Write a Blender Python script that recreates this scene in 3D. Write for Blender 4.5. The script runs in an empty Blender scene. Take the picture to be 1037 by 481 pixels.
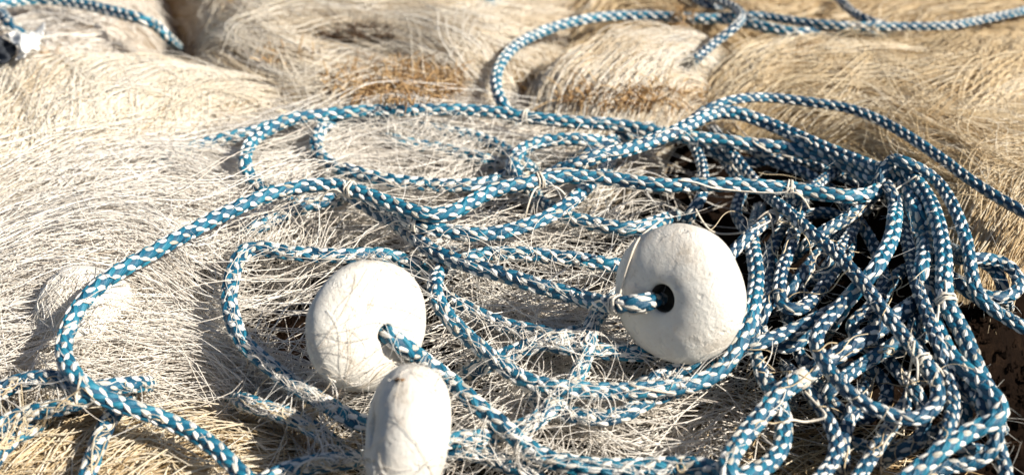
import bpy, bmesh, math, random
import numpy as np
from mathutils import Vector, Matrix, noise
from mathutils.bvhtree import BVHTree

rng = np.random.default_rng(7)
random.seed(7)
scene = bpy.context.scene
COL = scene.collection

# ------------------------------------------------------------------ camera
IMG_W, IMG_H, F_PX = 1037.0, 481.0, 1300.0
PITCH = math.radians(30.0)
DIST = 0.765
CAM = np.array([0.0, -DIST * math.cos(PITCH), DIST * math.sin(PITCH)])
cam_data = bpy.data.cameras.new('camera')
cam = bpy.data.objects.new('camera', cam_data)
COL.objects.link(cam)
cam.location = CAM
cam.rotation_euler = (math.pi / 2 - PITCH, 0, 0)
cam_data.sensor_width = 36.0
cam_data.lens = 36.0 * F_PX / IMG_W
cam_data.clip_start = 0.02
cam_data.clip_end = 200.0
cam_data.dof.use_dof = True
cam_data.dof.focus_distance = 0.70
cam_data.dof.aperture_fstop = 6.8
scene.camera = cam

# ------------------------------------------------------------------ world, sun, exposure
SUN_AZ = math.radians(118.0)      # clockwise from +Y (away from the camera): from the right, a little to the front
SUN_EL = math.radians(38.0)
world = bpy.data.worlds.new('World')
scene.world = world
world.use_nodes = True
wn = world.node_tree.nodes
sky = wn.new('ShaderNodeTexSky')
sky.sky_type = 'NISHITA'
sky.sun_disc = False
sky.sun_elevation = SUN_EL
sky.sun_rotation = SUN_AZ
wn['Background'].inputs[1].default_value = 0.05
world.node_tree.links.new(sky.outputs[0], wn['Background'].inputs[0])
sun_data = bpy.data.lights.new('sun', 'SUN')
sun_data.energy = 5.0
sun_data.angle = math.radians(0.5)
sun_data.color = (1.0, 0.925, 0.80)
sun = bpy.data.objects.new('sun', sun_data)
COL.objects.link(sun)
sd = Vector((math.sin(SUN_AZ) * math.cos(SUN_EL), math.cos(SUN_AZ) * math.cos(SUN_EL), math.sin(SUN_EL)))
sun.rotation_euler = (-sd).to_track_quat('-Z', 'Y').to_euler()
sun.location = (2, -1, 2)
scene.view_settings.view_transform = 'Standard'
scene.view_settings.look = 'None'
scene.view_settings.gamma = 1.0
scene.view_settings.use_curve_mapping = False
scene.view_settings.exposure = 0.64

# ------------------------------------------------------------------ pixel -> place
FWD = np.array([0, math.cos(PITCH), -math.sin(PITCH)])
UPV = np.array([0, math.sin(PITCH), math.cos(PITCH)])

def ray(px, py):
    px = np.asarray(px, float); py = np.asarray(py, float)
    d = (FWD[None, :] + ((px - IMG_W / 2) / F_PX)[:, None] * np.array([[1, 0, 0]])
         - ((py - IMG_H / 2) / F_PX)[:, None] * UPV[None, :])
    return d            # unit depth along the view axis

def sstep(a, b, x):
    t = np.clip((x - a) / (b - a), 0, 1)
    return t * t * (3 - 2 * t)

def base_z(x, y):       # the heap is a low mound: it falls towards the front and the back
    return -0.026 * sstep(-0.07, -0.24, y) - 0.02 * sstep(0.22, 0.5, y)

def place(px, py, h):
    """pixels -> points on the mound raised by h metres"""
    px = np.atleast_1d(np.asarray(px, float)); py = np.atleast_1d(np.asarray(py, float))
    h = np.broadcast_to(np.asarray(h, float), px.shape)
    d = ray(px, py)
    z = h.copy()
    for _ in range(12):
        t = (z - CAM[2]) / d[:, 2]
        p = CAM[None, :] + d * t[:, None]
        z = 0.5 * z + 0.5 * (base_z(p[:, 0], p[:, 1]) + h)
    return p

def to_px(p):
    v = p - CAM
    z = v @ FWD
    return IMG_W / 2 + F_PX * v[..., 0] / z, IMG_H / 2 - F_PX * (v @ UPV) / z, z

# ------------------------------------------------------------------ mesh helpers
def mesh_obj(name, verts, faces_list, mat, parent=None, smooth=True, yarn=None, tint=None):
    """faces_list: list of (n,k) int arrays"""
    me = bpy.data.meshes.new(name)
    verts = np.asarray(verts, np.float32)
    me.vertices.add(len(verts))
    me.vertices.foreach_set('co', verts.ravel())
    idx = np.concatenate([f.ravel() for f in faces_list]).astype(np.int32)
    sizes = np.concatenate([np.full(len(f), f.shape[1]) for f in faces_list]).astype(np.int32)
    starts = np.concatenate([[0], np.cumsum(sizes)[:-1]]).astype(np.int32)
    me.loops.add(len(idx))
    me.loops.foreach_set('vertex_index', idx)
    me.polygons.add(len(sizes))
    me.polygons.foreach_set('loop_start', starts)
    me.update(calc_edges=True)
    me.polygons.foreach_set('use_smooth', np.full(len(sizes), smooth))
    mats = mat if isinstance(mat, (list, tuple)) else [mat]
    for m in mats:
        me.materials.append(m)
    if tint is not None:
        at = me.attributes.new('tint', 'FLOAT', 'POINT')
        at.data.foreach_set('value', np.asarray(tint, np.float32))
    if yarn is not None:
        at = me.attributes.new('yarn', 'FLOAT', 'POINT')
        at.data.foreach_set('value', np.asarray(yarn, np.float32))
    me.update()
    o = bpy.data.objects.new(name, me)
    COL.objects.link(o)
    if parent is not None:
        o.parent = parent
        o.matrix_parent_inverse = Matrix.Identity(4)
        if tuple(parent.location) != (0, 0, 0):
            me.transform(Matrix.Translation(-Vector(parent.location)))
    return o

def tag(o, label=None, cat=None, group=None, kind=None):
    if label: o['label'] = label
    if cat: o['category'] = cat
    if group: o['group'] = group
    if kind: o['kind'] = kind
    return o

def empty(name, loc):
    o = bpy.data.objects.new(name, None)
    o.empty_display_size = 0.01
    o.location = [float(v) for v in loc]
    COL.objects.link(o)
    return o

def catmull(P, step):
    """centripetal Catmull-Rom, resampled at an even step"""
    P = np.asarray(P, float)
    P = np.vstack([2 * P[0] - P[1], P, 2 * P[-1] - P[-2]])
    out = []
    for i in range(1, len(P) - 2):
        p0, p1, p2, p3 = P[i - 1:i + 3]
        t = np.linspace(0, 1, 14, endpoint=False)[:, None]
        out.append(0.5 * ((2 * p1) + (-p0 + p2) * t + (2 * p0 - 5 * p1 + 4 * p2 - p3) * t ** 2
                          + (-p0 + 3 * p1 - 3 * p2 + p3) * t ** 3))
    out.append(P[-2][None, :])
    Q = np.vstack(out)
    return resample(Q, step)

def resample(Q, step):
    s = np.concatenate([[0], np.cumsum(np.linalg.norm(np.diff(Q, axis=0), axis=1))])
    n = max(4, int(round(s[-1] / step)) + 1)
    t = np.linspace(0, s[-1], n)
    return np.stack([np.interp(t, s, Q[:, k]) for k in range(Q.shape[1])], 1)

def smooth_path(Q, n):
    Q = Q.copy()
    for _ in range(n):
        Q[1:-1] = 0.25 * Q[:-2] + 0.5 * Q[1:-1] + 0.25 * Q[2:]
    return Q

def frames(Q):
    T = np.gradient(Q, axis=0)
    T /= np.linalg.norm(T, axis=1)[:, None] + 1e-12
    N = np.zeros_like(Q)
    ref = np.array([0, 0, 1.0]) if abs(T[0, 2]) < 0.9 else np.array([1.0, 0, 0])
    n = np.cross(T[0], ref); n /= np.linalg.norm(n)
    for i in range(len(Q)):
        n = n - T[i] * (n @ T[i])
        n /= np.linalg.norm(n) + 1e-12
        N[i] = n
    return T, N, np.cross(T, N)

def tube_mesh(Q, r, sides, cap=True):
    T, N, B = frames(Q)
    r = np.broadcast_to(r, (len(Q),))
    a = np.linspace(0, 2 * np.pi, sides, endpoint=False)
    V = Q[:, None, :] + r[:, None, None] * (np.cos(a)[None, :, None] * N[:, None, :] + np.sin(a)[None, :, None] * B[:, None, :])
    V = V.reshape(-1, 3)
    i = np.arange(len(Q) - 1)[:, None] * sides
    j = np.arange(sides)[None, :]
    jn = (j + 1) % sides
    F = np.stack([i + j, i + jn, i + jn + sides, i + j + sides], -1).reshape(-1, 4)
    fl = [F]
    if cap:
        k = len(V)
        V = np.vstack([V, Q[0] - T[0] * r[0] * 0.4, Q[-1] + T[-1] * r[-1] * 0.4])
        e = (len(Q) - 1) * sides
        jj = np.arange(sides)
        fl.append(np.stack([np.full(sides, k), (jj + 1) % sides, jj], 1))
        fl.append(np.stack([np.full(sides, k + 1), e + jj, e + (jj + 1) % sides], 1))
    return V, fl

def thin_tubes(paths, radii, sides=3):
    """paths (n,k,3), radii (n,) -> verts, quads"""
    n, k, _ = paths.shape
    T = np.gradient(paths, axis=1)
    T /= np.linalg.norm(T, axis=2, keepdims=True) + 1e-12
    ref = rng.normal(size=(n, 1, 3)); 
    ref[:, :, 2] += 1.5
    N = np.cross(T, ref); N /= np.linalg.norm(N, axis=2, keepdims=True) + 1e-9
    B = np.cross(T, N)
    a = np.linspace(0, 2 * np.pi, sides, endpoint=False)
    taper = np.ones(k); taper[0] = taper[-1] = 0.35
    R = radii[:, None, None, None] * taper[None, :, None, None]
    V = paths[:, :, None, :] + R * (np.cos(a)[None, None, :, None] * N[:, :, None, :] + np.sin(a)[None, None, :, None] * B[:, :, None, :])
    V = V.reshape(-1, 3)
    base = (np.arange(n) * k * sides)[:, None, None] + (np.arange(k - 1) * sides)[None, :, None]
    j = np.arange(sides)[None, None, :]; jn = (j + 1) % sides
    F = np.stack([base + j, base + jn, base + jn + sides, base + j + sides], -1).reshape(-1, 4)
    return V, F

# ------------------------------------------------------------------ materials
def new_mat(name):
    m = bpy.data.materials.new(name)
    m.use_nodes = True
    nt = m.node_tree
    return m, nt, nt.nodes['Principled BSDF']

def ramp(nt, stops, inp):
    r = nt.nodes.new('ShaderNodeValToRGB')
    el = r.color_ramp.elements
    while len(el) < len(stops): el.new(0.5)
    for e, (p, c) in zip(el, stops):
        e.position = p; e.color = (*c, 1)
    nt.links.new(inp, r.inputs[0])
    return r.outputs[0]

def noise_tex(nt, scale, detail=4, rough=0.55, stretch=None):
    tc = nt.nodes.new('ShaderNodeTexCoord')
    t = nt.nodes.new('ShaderNodeTexNoise')
    t.inputs['Scale'].default_value = scale
    t.inputs['Detail'].default_value = detail
    t.inputs['Roughness'].default_value = rough
    src = tc.outputs['Object']
    if stretch:
        mp = nt.nodes.new('ShaderNodeMapping')
        mp.inputs['Rotation'].default_value = stretch[1]
        mp.inputs['Scale'].default_value = stretch[0]
        nt.links.new(src, mp.inputs[0]); src = mp.outputs[0]
    nt.links.new(src, t.inputs['Vector'])
    return t.outputs['Fac']

def bump(nt, bsdf, height, strength, dist):
    b = nt.nodes.new('ShaderNodeBump')
    b.inputs['Strength'].default_value = strength
    b.inputs['Distance'].default_value = dist
    nt.links.new(height, b.inputs['Height'])
    nt.links.new(b.outputs[0], bsdf.inputs['Normal'])

def fibre_mat(name, stops, rough=0.5, trans=0.0):
    m, nt, b = new_mat(name)
    a = nt.nodes.new('ShaderNodeAttribute'); a.attribute_name = 'tint'
    c = ramp(nt, stops, a.outputs['Fac'])
    nt.links.new(c, b.inputs['Base Color'])
    b.inputs['Roughness'].default_value = rough
    b.inputs['Specular IOR Level'].default_value = 0.5
    return m

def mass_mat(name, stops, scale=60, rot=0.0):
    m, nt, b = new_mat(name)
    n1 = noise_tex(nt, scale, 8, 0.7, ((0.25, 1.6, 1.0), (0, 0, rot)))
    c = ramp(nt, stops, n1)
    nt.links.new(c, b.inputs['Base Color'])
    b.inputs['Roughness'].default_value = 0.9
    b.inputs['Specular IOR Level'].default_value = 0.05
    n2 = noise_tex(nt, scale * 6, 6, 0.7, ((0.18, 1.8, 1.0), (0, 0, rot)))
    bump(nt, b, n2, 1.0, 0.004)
    return m

def rope_mat(name, lo, mid, hi, rough, yarns=False):
    m, nt, b = new_mat(name)
    n1 = noise_tex(nt, 22, 6, 0.7)
    src = n1
    if yarns:
        a = nt.nodes.new('ShaderNodeAttribute'); a.attribute_name = 'tint'
        mx = nt.nodes.new('ShaderNodeMix'); mx.inputs[0].default_value = 0.5
        nt.links.new(n1, mx.inputs[2]); nt.links.new(a.outputs['Fac'], mx.inputs[3])
        src = mx.outputs[0]
    c = ramp(nt, [(0.30, lo), (0.52, mid), (0.74, hi)], src)
    nt.links.new(c, b.inputs['Base Color'])
    b.inputs['Roughness'].default_value = rough
    n2 = noise_tex(nt, 1500, 3, 0.6)
    h = n2
    if yarns:
        y = nt.nodes.new('ShaderNodeAttribute'); y.attribute_name = 'yarn'
        mu = nt.nodes.new('ShaderNodeMath'); mu.operation = 'MULTIPLY'; mu.inputs[1].default_value = 10.0
        si = nt.nodes.new('ShaderNodeMath'); si.operation = 'SINE'
        ad = nt.nodes.new('ShaderNodeMath'); ad.operation = 'MULTIPLY_ADD'; ad.inputs[1].default_value = 0.4
        nt.links.new(y.outputs['Fac'], mu.inputs[0]); nt.links.new(mu.outputs[0], si.inputs[0])
        nt.links.new(si.outputs[0], ad.inputs[0]); nt.links.new(n2, ad.inputs[2])
        h = ad.outputs[0]
    bump(nt, b, h, 0.6, 0.0006)
    return m

M_BLUE = rope_mat('blue_yarn', (0.003, 0.040, 0.092), (0.004, 0.115, 0.205), (0.022, 0.215, 0.32), 0.48, True)
M_WHITE = rope_mat('white_yarn', (0.46, 0.43, 0.37), (0.79, 0.77, 0.72), (0.87, 0.86, 0.83), 0.55, True)
M_TWINE = rope_mat('cream_twine', (0.60, 0.52, 0.42), (0.74, 0.67, 0.57), (0.82, 0.77, 0.69), 0.55)
M_STRAW = rope_mat('dry_stalk', (0.36, 0.24, 0.12), (0.52, 0.38, 0.21), (0.66, 0.52, 0.33), 0.7)

def float_mat():
    m, nt, b = new_mat('painted_foam')
    n1 = noise_tex(nt, 45, 8, 0.7)
    c1 = ramp(nt, [(0.28, (0.50, 0.43, 0.34)), (0.40, (0.74, 0.69, 0.62)), (0.52, (0.78, 0.75, 0.69)), (0.7, (0.82, 0.80, 0.75))], n1)
    n3 = noise_tex(nt, 260, 6, 0.75)
    c3 = ramp(nt, [(0.30, (0.45, 0.36, 0.27)), (0.38, (1, 1, 1))], n3)
    mx = nt.nodes.new('ShaderNodeMix'); mx.data_type = 'RGBA'; mx.blend_type = 'MULTIPLY'
    mx.inputs[0].default_value = 0.55
    nt.links.new(c1, mx.inputs[6]); nt.links.new(c3, mx.inputs[7])
    nt.links.new(mx.outputs[2], b.inputs['Base Color'])
    b.inputs['Roughness'].default_value = 0.72
    b.inputs['Specular IOR Level'].default_value = 0.3
    n2 = noise_tex(nt, 300, 8, 0.72, ((1.0, 0.4, 1.0), (0.4, 0.7, 0.3)))
    n4 = noise_tex(nt, 150, 4, 0.5)                       # shallow chips
    ch = ramp(nt, [(0.30, (0, 0, 0)), (0.40, (1, 1, 1))], n4)
    mm = nt.nodes.new('ShaderNodeMath'); mm.operation = 'MULTIPLY_ADD'; mm.inputs[1].default_value = 0.5
    nt.links.new(ch, mm.inputs[0]); nt.links.new(n2, mm.inputs[2])
    bump(nt, b, mm.outputs[0], 0.85, 0.0016)
    return m
M_FLOAT = float_mat()

m_, nt_, b_ = new_mat('dark_bore')  # wall of the float's hole, much darker than its outside
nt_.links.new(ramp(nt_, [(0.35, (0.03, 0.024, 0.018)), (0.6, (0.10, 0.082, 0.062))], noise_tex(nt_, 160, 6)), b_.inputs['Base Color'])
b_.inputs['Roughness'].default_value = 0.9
M_BORE = m_

def soil_mat():
    m, nt, b = new_mat('dark_soil')
    n1 = noise_tex(nt, 70, 10, 0.75)
    c = ramp(nt, [(0.3, (0.008, 0.005, 0.004)), (0.55, (0.024, 0.014, 0.009)), (0.78, (0.070, 0.040, 0.023))], n1)
    nt.links.new(c, b.inputs['Base Color'])
    b.inputs['Roughness'].default_value = 0.95
    b.inputs['Specular IOR Level'].default_value = 0.05
    n2 = noise_tex(nt, 240, 10, 0.8)
    bump(nt, b, n2, 1.0, 0.006)
    return m
M_SOIL = soil_mat()

# ------------------------------------------------------------------ ground
def fbm(x, y, s, seed=0.0, octv=4):
    out = np.empty(len(x))
    for i in range(len(x)):
        out[i] = noise.fractal((x[i] * s, y[i] * s, seed), 1.0, 2.0, octv, noise_basis='PERLIN_ORIGINAL')
    return out

SOIL_Z = -0.050
def build_ground():
    xs = np.concatenate([[-60, -8, -2, -1.0], np.linspace(-0.7, 0.7, 201), [1.0, 2, 8, 60]])
    ys = np.concatenate([[-60, -8, -2, -1.0], np.linspace(-0.5, 0.9, 201), [1.3, 2, 8, 60]])
    X, Y = np.meshgrid(xs, ys)
    x, y = X.ravel(), Y.ravel()
    near = (np.abs(x) < 0.72) & (y > -0.52) & (y < 0.92)
    z = np.full(len(x), SOIL_Z)
    z[near] += 0.007 * fbm(x[near], y[near], 9, 3.1) + 0.003 * fbm(x[near], y[near], 45, 8.1)
    z += base_z(x, y) * near
    for h in heaps:                              # the soil swells under the nets that lie on it as a thin sheet
        if h.low is None: continue
        ins = poly_inside(x, y, h.poly)
        k = 1 - sstep(0.0, 0.022, np.where(ins, 0.0, poly_dist(x, y, h.poly)))
        z = z + k * np.clip(h.low - 0.004 + base_z(x, y) - z, 0, None)
    z[near] += 0.005 * fbm(x[near], y[near], 30, 5.5, 6) + 0.003 * fbm(x[near], y[near], 110, 1.5, 4)
    n, m = len(xs), len(ys)
    i = (np.arange(m - 1)[:, None] * n + np.arange(n - 1)[None, :]).ravel()
    F = np.stack([i, i + 1, i + n + 1, i + n], 1)
    global GROUND
    GROUND = (xs, ys, z.reshape(m, n))
    o = mesh_obj('soil_ground', np.stack([x, y, z], 1), [F], M_SOIL)
    tag(o, kind='structure')
# ------------------------------------------------------------------ net heaps
def poly_inside(px, py, poly):
    poly = np.asarray(poly, float)
    inside = np.zeros(len(px), bool)
    j = len(poly) - 1
    for i in range(len(poly)):
        xi, yi = poly[i]; xj, yj = poly[j]
        c = ((yi > py) != (yj > py)) & (px < (xj - xi) * (py - yi) / (yj - yi + 1e-12) + xi)
        inside ^= c
        j = i
    return inside

def poly_dist(px, py, poly):
    poly = np.asarray(poly, float)
    d = np.full(len(px), 1e9)
    for i in range(len(poly)):
        a, b = poly[i - 1], poly[i]
        ab = b - a
        t = np.clip(((px - a[0]) * ab[0] + (py - a[1]) * ab[1]) / (ab @ ab + 1e-12), 0, 1)
        d = np.minimum(d, np.hypot(px - a[0] - t * ab[0], py - a[1] - t * ab[1]))
    return d

class Heap:
    """a mound of net: outline given in pixels, laid on the ground; height from edge roll-off, bumps and folds"""
    def __init__(s, name, label, outline, top, roll, bumps, mat, fold=(0.006, 17.0, 0.0), seed=0.0, cell=0.006, low=None, gap=0.004):
        s.low = low
        s.top, s.roll, s.seed, s.fold = top, roll, seed, fold
        o = np.asarray(outline, float)
        s.poly = place(o[:, 0], o[:, 1], top)[:, :2]
        s.bumps = []
        for (bx, by, rx, ry, ang, amp) in bumps:
            c = place(bx, by, top)[0]
            k = ((c - CAM) @ FWD) / F_PX
            s.bumps.append((c[0], c[1], rx * k, ry * k * 1.9, math.radians(ang), amp))
        mn, mx = s.poly.min(0), s.poly.max(0)
        xs = np.arange(mn[0], mx[0] + cell, cell); ys = np.arange(mn[1], mx[1] + cell, cell)
        s.xs, s.ys = xs, ys
        X, Y = np.meshgrid(xs, ys)
        x, y = X.ravel(), Y.ravel()
        ins = poly_inside(x, y, s.poly)
        d = np.where(ins, poly_dist(x, y, s.poly), 0.0)
        ca, sa = math.cos(fold[2]), math.sin(fold[2])
        u, v = x * ca + y * sa, -x * sa + y * ca
        nz = fbm(u * 0.3, v, fold[1], seed, 4)
        ed = d * (1 + 0.35 * nz)
        k = np.sqrt(np.clip(1 - (1 - np.clip(ed / s.roll, 0, 1)) ** 2, 0, 1))
        topz = base_z(x, y) + top + fold[0] * nz
        for (bx, by, rx, ry, a, amp) in s.bumps:
            dx, dy = x - bx, y - by
            uu = (dx * math.cos(a) + dy * math.sin(a)) / rx
            vv = (-dx * math.sin(a) + dy * math.cos(a)) / ry
            topz = topz + amp * np.exp(-(uu * uu + vv * vv))
        low = (SOIL_Z - 0.012 if s.low is None else s.low - 0.016) + base_z(x, y)
        z = low + (topz - low) * k
        Zb = z.reshape(X.shape)
        for _ in range(3):                       # strands follow the broad form, not every crease
            Zp = np.pad(Zb, 2, mode='edge')
            Zb = sum(Zp[a:a + Zb.shape[0], b:b + Zb.shape[1]] for a in range(5) for b in range(5)) / 25
        s.Z = Zb
        z = np.minimum(z, Zb.ravel() + 0.002) - gap * k
        n, m = len(xs), len(ys)
        i = (np.arange(m - 1)[:, None] * n + np.arange(n - 1)[None, :]).ravel()
        F = np.stack([i, i + 1, i + n + 1, i + n], 1)
        keep = ins[F].any(1)
        F = F[keep]
        used = np.unique(F)
        remap = np.full(len(x), -1); remap[used] = np.arange(len(used))
        V = np.stack([x, y, z], 1)[used]
        s.F = remap[F]; s.V = V
        c = s.poly.mean(0)
        s.root = empty(name, (c[0], c[1], SOIL_Z))
        tag(s.root, label, 'fishing net')
        mesh_obj('net_mass', V, [s.F], mat, s.root)
        s.fil = []
    def z_at(s, x, y):
        fx = np.clip((x - s.xs[0]) / (s.xs[1] - s.xs[0]), 0, len(s.xs) - 1.001)
        fy = np.clip((y - s.ys[0]) / (s.ys[1] - s.ys[0]), 0, len(s.ys) - 1.001)
        ix, iy = fx.astype(int), fy.astype(int)
        tx, ty = fx - ix, fy - iy
        Z = s.Z
        return (Z[iy, ix] * (1 - tx) * (1 - ty) + Z[iy, ix + 1] * tx * (1 - ty)
                + Z[iy + 1, ix] * (1 - tx) * ty + Z[iy + 1, ix + 1] * tx * ty)
    def grow(s, n, region, guides, length, curl, lift, radius, spread=12, arch=0.004, seg=13, tint=(0, 1), holes=(), wig=0.03, locks=0.55, clip=False):
        """strands: start pixels inside region, directions from the guides (px,py,degrees), length in mm"""
        reg = np.asarray(region, float)
        got = []
        tot = 0
        while tot < n:
            q = rng.uniform(reg.min(0), reg.max(0), size=(n * 2, 2))
            ok = poly_inside(q[:, 0], q[:, 1], reg)
            dn = np.array([noise.noise((a / 34, b / 15, s.seed + 2)) for a, b in q])
            ok &= rng.random(len(q)) < 0.10 + 0.90 * sstep(-0.30, 0.15, dn)
            for (hp, keep) in holes:
                ok &= ~(poly_inside(q[:, 0], q[:, 1], hp) & (rng.random(len(q)) > keep))
            q = q[ok]; got.append(q); tot += len(q)
        q = np.vstack(got)[:n]
        g = np.asarray(guides, float)
        ga = np.radians(g[:, 2]) * 2
        dev = np.radians(rng.normal(0, spread * 0.5, n))
        cv = rng.normal(0, curl, n); ph = rng.uniform(0, 6.28, n)
        t = np.linspace(0, 1, seg)
        L = 1.6 * rng.uniform(length[0], length[1], n) / 1000
        st = L / (seg - 1)
        def heading(P):
            """direction of the combed net at these points, as a unit vector on the ground"""
            ux, uy, _ = to_px(P)
            w = 1.0 / (((ux[:, None] - g[None, :, 0]) ** 2 + (uy[:, None] - g[None, :, 1]) ** 2) + 300.0) ** 1.5
            w /= w.sum(1, keepdims=True)
            a = 0.5 * np.arctan2((w * np.sin(ga)).sum(1), (w * np.cos(ga)).sum(1))
            f = np.array([noise.noise((x_ / 70, y_ / 45, s.seed)) * 30 + noise.noise((x_ / 24, y_ / 16, s.seed + 5)) * 16 for x_, y_ in zip(ux, uy)])
            a = a + np.radians(f) + dev
            A = place(ux, uy, s.top); B = place(ux + 5 * np.cos(a), uy - 5 * np.sin(a), s.top)
            d = (B - A)[:, :2]
            return d / (np.linalg.norm(d, axis=1)[:, None] + 1e-12)
        P0 = place(q[:, 0], q[:, 1], s.top)
        X = np.zeros((n, seg)); Y = np.zeros((n, seg))
        mid = seg // 2
        X[:, mid], Y[:, mid] = P0[:, 0], P0[:, 1]
        for sgn in (1, -1):
            P = P0.copy(); prev = None
            k = mid
            while 0 <= k + sgn < seg:
                d = heading(P)
                if prev is None: d = d * sgn
                else: d = d * np.sign((d * prev).sum(1) + 1e-9)[:, None]
                prev = d
                b = cv * 0.55 * np.sin(t[k] * 4.5 + ph) + cv * 0.5 * (t[k] - 0.5) + rng.normal(0, wig, n)
                dx = d[:, 0] * np.cos(b) - d[:, 1] * np.sin(b); dy = d[:, 0] * np.sin(b) + d[:, 1] * np.cos(b)
                P = P.copy(); P[:, 0] += dx * st; P[:, 1] += dy * st
                k += sgn
                X[:, k], Y[:, k] = P[:, 0], P[:, 1]
        Z = s.z_at(X.ravel(), Y.ravel()).reshape(X.shape)
        ar = np.abs(rng.normal(0, arch, n))
        lf = rng.uniform(lift[0], lift[1], n)
        kz = np.ones(3) / 3
        for _ in range(2):
            Z[:, 1:-1] = (Z[:, :-2] + Z[:, 1:-1] + Z[:, 2:]) / 3
        Z = Z + lf[:, None] + ar[:, None] * np.sin(np.pi * t)[None, :] + 0.0008 * np.sin(t[None, :] * 7 + ph[:, None])
        lock = np.array([noise.noise((a / 30, b / 11, s.seed + 9)) + 0.6 * noise.noise((a / 90, b / 40, s.seed + 4)) for a, b in q])
        tn = np.clip(rng.uniform(tint[0], tint[1], n) + locks * lock, 0, 1)
        ok = np.ones(n, bool)
        for (hp, keep) in holes:
            ex, ey, _ = to_px(np.stack([X, Y, Z], 2))
            hit = np.array([poly_inside(ex[:, kk], ey[:, kk], hp) for kk in range(0, seg, 2)]).any(0)
            ok &= ~(hit & (rng.random(n) > keep))
        X, Y, Z, tn, q = X[ok], Y[ok], Z[ok], tn[ok], q[ok]; n = int(ok.sum())
        if clip:
            ok = np.ones(n, bool)
            for kk in (0, seg // 4, 3 * seg // 4, seg - 1):
                ok &= poly_inside(X[:, kk], Y[:, kk], s.poly)
            X, Y, Z, tn = X[ok], Y[ok], Z[ok], tn[ok]; n = int(ok.sum())
        s.fil.append((np.stack([X, Y, Z], 2), rng.uniform(radius[0], radius[1], n) / 1000, tn))
    def finish(s, mat, name='filaments', copies=()):
        Vs, Fs, Ts, off = [], [], [], 0
        for (P, r, t) in s.fil:
            V, F = thin_tubes(P, r)
            Vs.append(V); Fs.append(F + off); off += len(V)
            Ts.append(np.repeat(t, P.shape[1] * 3))
        o = mesh_obj(name, np.vstack(Vs), [np.vstack(Fs)], mat, s.root, tint=np.concatenate(Ts))
        tag(o, kind='stuff')
        for (dx, dy, dz, rot) in copies:
            c = o.copy(); COL.objects.link(c); c.parent = s.root
            c.matrix_parent_inverse = Matrix.Identity(4)
            c.location = (dx, dy, dz); c.rotation_euler = (0, 0, math.radians(rot))
        s.fil = []

FIB_CREAM = fibre_mat('cream_filament', [(0.0, (0.48, 0.34, 0.18)), (0.3, (0.70, 0.58, 0.42)), (0.7, (0.82, 0.75, 0.63)), (1.0, (0.88, 0.84, 0.77))])
FIB_GREY = fibre_mat('pale_filament', [(0.0, (0.50, 0.41, 0.32)), (0.3, (0.73, 0.655, 0.57)), (0.7, (0.84, 0.785, 0.71)), (1.0, (0.90, 0.87, 0.825))])
FIB_STRAW = fibre_mat('straw_filament', [(0.0, (0.34, 0.22, 0.10)), (0.4, (0.56, 0.42, 0.24)), (0.75, (0.70, 0.57, 0.38)), (1.0, (0.82, 0.74, 0.60))])
FIB_TAN = fibre_mat('tan_filament', [(0.0, (0.44, 0.30, 0.15)), (0.4, (0.66, 0.51, 0.31)), (0.8, (0.79, 0.67, 0.48)), (1.0, (0.86, 0.78, 0.64))])
FIB_BROWN = fibre_mat('brown_fibre', [(0.0, (0.025, 0.013, 0.008)), (0.3, (0.16, 0.085, 0.035)), (0.6, (0.40, 0.24, 0.10)), (1.0, (0.60, 0.43, 0.24))], 0.8)  # lowest stop carries the painted shade of the tuft in the hollow
MASS_CREAM = mass_mat('matted_cream_net', [(0.3, (0.22, 0.14, 0.075)), (0.5, (0.40, 0.29, 0.18)), (0.7, (0.60, 0.49, 0.35))], 60, -0.6)
MASS_GREY_SHADED = mass_mat('grey_net_gap_shade', [(0.3, (0.012, 0.010, 0.008)), (0.52, (0.032, 0.027, 0.022)), (0.75, (0.095, 0.08, 0.064))], 60, 0.1)  # near black: shade in the gaps between strands is put into the colour
MASS_STRAW_SHADED = mass_mat('straw_net_gap_shade', [(0.3, (0.022, 0.014, 0.008)), (0.52, (0.06, 0.038, 0.020)), (0.75, (0.17, 0.115, 0.06))], 60, -0.3)  # net base painted dark to give the gaps their shade
MASS_TAN = mass_mat('matted_tan_net', [(0.3, (0.42, 0.28, 0.14)), (0.5, (0.58, 0.43, 0.25)), (0.7, (0.72, 0.58, 0.39))], 60, 0.2)

HOLE_FLOAT = [(240, 262), (262, 256), (330, 258), (330, 345), (300, 372), (262, 348), (242, 310)]
HOLE_LOW = [(318, 405), (372, 425), (372, 490), (310, 490), (345, 450)]
HOLES = [(HOLE_FLOAT, 0.03), (HOLE_LOW, 0.04), ([(85, 150), (150, 140), (165, 152), (100, 168)], 0.35), ([(560, 405), (690, 400), (700, 465), (560, 462)], 0.45), ([(450, 290), (630, 250), (640, 370), (520, 370)], 0.6), ([(650, 150), (720, 140), (720, 230), (640, 225)], 0.4)]

heaps = []
# back strip of net along the top edge
nt_back = Heap('fishing_net', 'blurred brown-grey net bank along the top right edge',
               [(560, 40), (700, 34), (860, 36), (960, 44), (1120, 60), (1180, -60), (900, -90), (520, -70)], 0.010, 0.05,
               [(640, -5, 80, 25, 0, 0.012), (960, 8, 60, 16, 5, 0.008)], MASS_TAN, seed=1.7)
nt_back.grow(1500, [(500, -45), (1110, -45), (1110, 62), (500, 50)], [(560, 10, 8), (700, 5, -12), (860, 10, 18), (1000, 10, 12)],
             (60, 150), 0.7, (0.0, 0.008), (0.25, 0.45), 14, tint=(0, 0.75))
nt_back.finish(FIB_TAN)
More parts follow.
